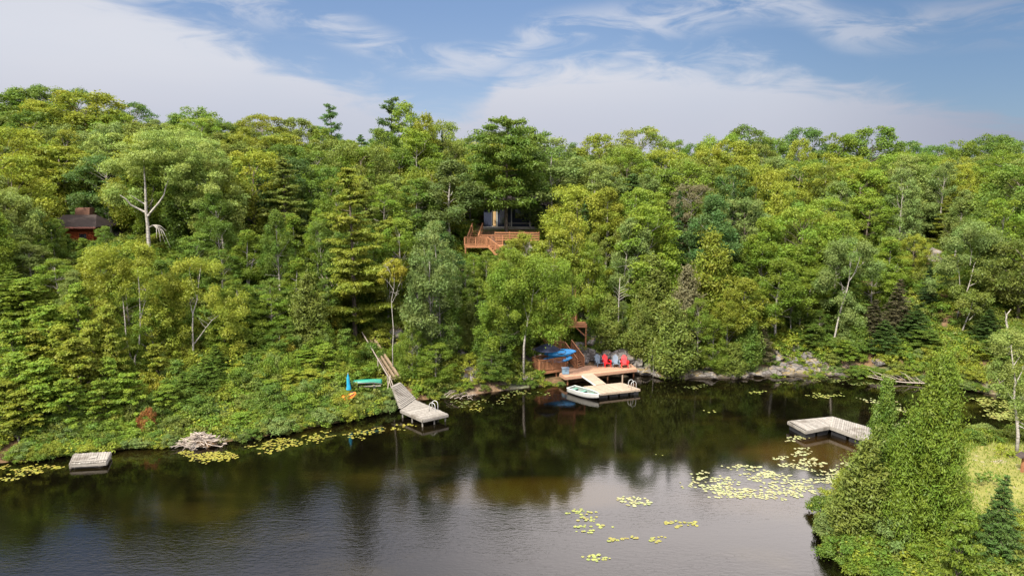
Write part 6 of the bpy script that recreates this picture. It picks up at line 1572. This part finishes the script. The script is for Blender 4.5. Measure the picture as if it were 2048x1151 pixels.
for i in range(16):
    a_ = P(888 + rs_.uniform(0, 55), 798 - rs_.uniform(0, 12), rs_.uniform(.05, .4)); m = MB(); e_ = a_ + Vector((rs_.uniform(.3, 1.2), rs_.uniform(-.3, .3), rs_.uniform(-.1, .4))); m.tube([a_ - f2.location, (a_ + e_) / 2 - f2.location + Vector((0, 0, .12)), e_ - f2.location], [.022, .018, .008], 4, cap=False); m.build('branch', M_STICK, f2)

# post with feeder at the right edge
wp = P(2044, 940, 1.3); w_ = empty('wooden_post', (wp.x, wp.y, 1.0), 'brown wooden post with dark top on the grass at the right edge', 'post')
mb = MB(); mb.box((0, 0, .5), (.12, .12, 1.3)); mb.build('post', M_CEDARWOOD, w_); mb = MB(); mb.add([(-.35, -.25, 1.15), (.35, -.25, 1.15), (.35, .25, 1.15), (-.35, .25, 1.15), (0, -.25, 1.4), (0, .25, 1.4)], [(3, 2, 1, 0), (0, 1, 4), (2, 3, 5), (1, 2, 5, 4), (3, 0, 4, 5)]); mb.build('roof', M_ROOF, w_)

# ------------------------------------------------------------------ lily pads
def pad_mesh(seed):
    rs = random.Random(seed); n = 12; vs = [(0, 0, 0)]
    for i in range(n + 1):
        a = .22 + (6.283 - .44) * i / n; r = 1 + rs.uniform(-.07, .05); vs.append((r * math.cos(a), r * math.sin(a) * .92, rs.uniform(0, .10)))
    mb = MB(); mb.add(vs, [(0, i, i + 1) for i in range(1, n + 1)]); return mb
PADS = [pad_mesh(i) for i in range(5)]; PADM = [p.mesh('lily_pad', M_PAD) for p in PADS]
PATCH = [  # polyline in the photo, spread px, count, tint, phrase
    ([(515, 893), (560, 888), (600, 880), (640, 872), (660, 866)], (14, 5), 150, 'l', 'in the yellow band of pads along the left shore'),
    ([(700, 872), (740, 862), (780, 855), (825, 848)], (16, 6), 80, 'l', 'in the loose pads left of the plank dock'),
    ([(370, 905), (400, 912), (430, 912), (462, 910)], (14, 5), 150, 'l', 'in the dense yellow raft below the stick pile'),
    ([(5, 955), (35, 948), (60, 936), (85, 940), (118, 926)], (10, 4), 90, 'l', 'near the left edge beside the small raft'),
    ([(2, 933), (12, 932)], (8, 3), 14, 'l', 'at the left edge'),
    ([(1395, 965), (1430, 962), (1450, 975), (1480, 985), (1510, 992), (1540, 985)], (24, 9), 230, 'p', 'in the lower left lobe of the pad raft off the near point'),
    ([(1470, 935), (1500, 938), (1520, 950), (1560, 955), (1590, 975), (1565, 985)], (26, 8), 200, 'p', 'in the middle lobe of the pad raft off the near point'),
    ([(1575, 918), (1610, 925), (1650, 935), (1690, 945), (1660, 965), (1620, 960)], (26, 9), 240, 'p', 'in the right lobe of the pad raft beside the near point'),
    ([(1580, 905), (1612, 905)], (10, 5), 26, 'p', 'in the small group below the L-shaped dock'), ([(1550, 877), (1590, 878), (1610, 871)], (10, 3), 26, 'p', 'beside the L-shaped dock'),
    ([(1248, 995), (1262, 1000), (1285, 1005), (1252, 1010)], (9, 3), 42, 'p', 'in the bright cluster in open water'), ([(1150, 1022), (1170, 1030), (1175, 1040), (1165, 1057), (1188, 1052), (1205, 1058), (1210, 1030)], (8, 3), 50, 'y', 'scattered over the open near water'),
    ([(1330, 1042), (1350, 1050), (1375, 1048), (1370, 1060)], (8, 3), 22, 'l', 'thinly scattered over the bright near water'), ([(1160, 1116), (1205, 1112), (1210, 1125)], (7, 3), 18, 'y', 'at the bottom of the picture'), ([(1220, 1078), (1300, 1080), (1345, 1075)], (12, 4), 22, 'l', 'in the bright near water'),
    ([(1615, 785), (1640, 790), (1660, 794)], (10, 2.5), 40, 'y', 'left of the inlet beyond the L-shaped dock'), ([(1505, 783), (1530, 784)], (8, 2), 16, 'y', 'in the dark water under the far bank'), ([(1425, 822), (1432, 822)], (4, 1), 4, 'y', 'alone in the dark water'),
    ([(1600, 763), (1650, 757), (1720, 765), (1760, 768)], (26, 3), 80, 'o', 'under the far bank right of the rocky outcrop'), ([(1360, 775), (1390, 772)], (12, 2), 20, 'o', 'under the rocks right of the waterfront deck'),
    ([(1740, 800), (1780, 808), (1800, 820)], (18, 4), 70, 'p', 'in the inlet beside the slimmer near cedar'), ([(1960, 800), (1990, 805), (2020, 815), (1995, 830), (2040, 830)], (24, 6), 260, 'y', 'in the inlet beyond the grassy bank'), ([(1800, 842), (1830, 850), (1810, 866)], (14, 5), 60, 'p', 'behind the slimmer near cedar'),
    ([(1070, 783), (1030, 786), (1110, 786), (960, 800), (930, 808)], (20, 4), 90, 'o', 'under the bank left of the floating dock'), ([(945, 822), (960, 815)], (8, 3), 14, 'l', 'right of the plank dock'), ([(1310, 908)], (4, 1), 2, 'l', 'alone in mid water'),
    ([(560, 905), (500, 905)], (12, 2), 6, 'l', 'off the left shore')]
pr_ = random.Random(31); ALLP = []
for gi_, (line, (sx_, sy_), cnt, tint, phrase) in enumerate(PATCH):
    placed = []; tries = 0
    while len(placed) < cnt and tries < cnt * 14:
        tries += 1
        if tries % 9 == 1:
            k_ = pr_.uniform(0, len(line) - 1) if len(line) > 1 else 0; i_ = min(int(k_), max(0, len(line) - 2)); f_ = k_ - i_
            q = line[min(i_ + 1, len(line) - 1)]; cx_ = line[i_][0] * (1 - f_) + q[0] * f_ + pr_.gauss(0, sx_ * .75); cy_ = line[i_][1] * (1 - f_) + q[1] * f_ + pr_.gauss(0, sy_ * .75)
        px = cx_ + pr_.gauss(0, 9); py = cy_ + pr_.gauss(0, 1.6)
        if -20 > px or px > 2070: continue
        p = P(px, py, .012); r = pr_.uniform(.055, .125)
        if max(float(sdist(np.array([p.x]), np.array([p.y]), FAR)[0]), float(sdist(np.array([p.x]), np.array([p.y]), NEAR)[0])) > -.05: continue
        if any((p.x - a.x) ** 2 + (p.y - a.y) ** 2 < (.62 * (r + b)) ** 2 for a, b in placed): continue
        placed.append((p, r)); ALLP.append((r / p.y, p, r, tint, phrase, pr_.uniform(.8, 1.1)))
ALLP.sort(key=lambda q: -q[0])
PT = {'l': (.19, .175, .022), 'p': (.26, .265, .115), 'y': (.20, .22, .045), 'o': (.10, .12, .03)}
TN = {'l': 'yellow', 'p': 'cream-green', 'y': 'yellow-green', 'o': 'dull olive'}
big = [q for q in ALLP if q[3] != 'o'][:290]
bigs = set(id(q) for q in big)
for i, q in enumerate(big):
    _, p, r, t, ph, k_ = q; o = link('lily_pad', PADM[i % 5]); o.location = (p.x, p.y, .010 + .004 * (i % 4)); o.scale = (r, r, .35 * r); o.rotation_euler = (0, 0, pr_.uniform(0, 6.28)); o.color = (*[v * k_ for v in PT[t]], 1)
    tag(o, f'{TN[t]} lily pad {ph}', 'lily pad', f'lily pads {ph}')
rest = {}
for q in ALLP:
    if id(q) not in bigs: rest.setdefault(q[3], []).append(q)
for t, L in rest.items():
    V_, T_, F_ = [], [], []
    for i, (_, p, r, _, ph, k_) in enumerate(L):
        a = pr_.uniform(0, 6.28); c, s = math.cos(a), math.sin(a); b0_ = len(V_); tn = pr_.random()
        for v in PADS[i % 5].v: V_.append((p.x + r * (v[0] * c - v[1] * s), p.y + r * (v[0] * s + v[1] * c), .010 + .004 * (i % 4) + v[2] * .35 * r)); T_.append((tn, 0, 0))
        F_ += [tuple(b0_ + j for j in f) for f in PADS[i % 5].f]
    me = bpy.data.meshes.new('lily_pads'); me.from_pydata(V_, [], F_); at = me.attributes.new('tone', 'FLOAT_VECTOR', 'POINT'); at.data.foreach_set('vector', np.array(T_, np.float32).ravel()); me.materials.append(M_PAD)
    o = link('lily_pads', me); o.color = (*PT[t], 1); tag(o, f'smaller {TN[t]} lily pads floating in drifts on the dark water', 'lily pads', kind='stuff')
print('pads', len(ALLP), 'objects', len(bpy.data.objects))
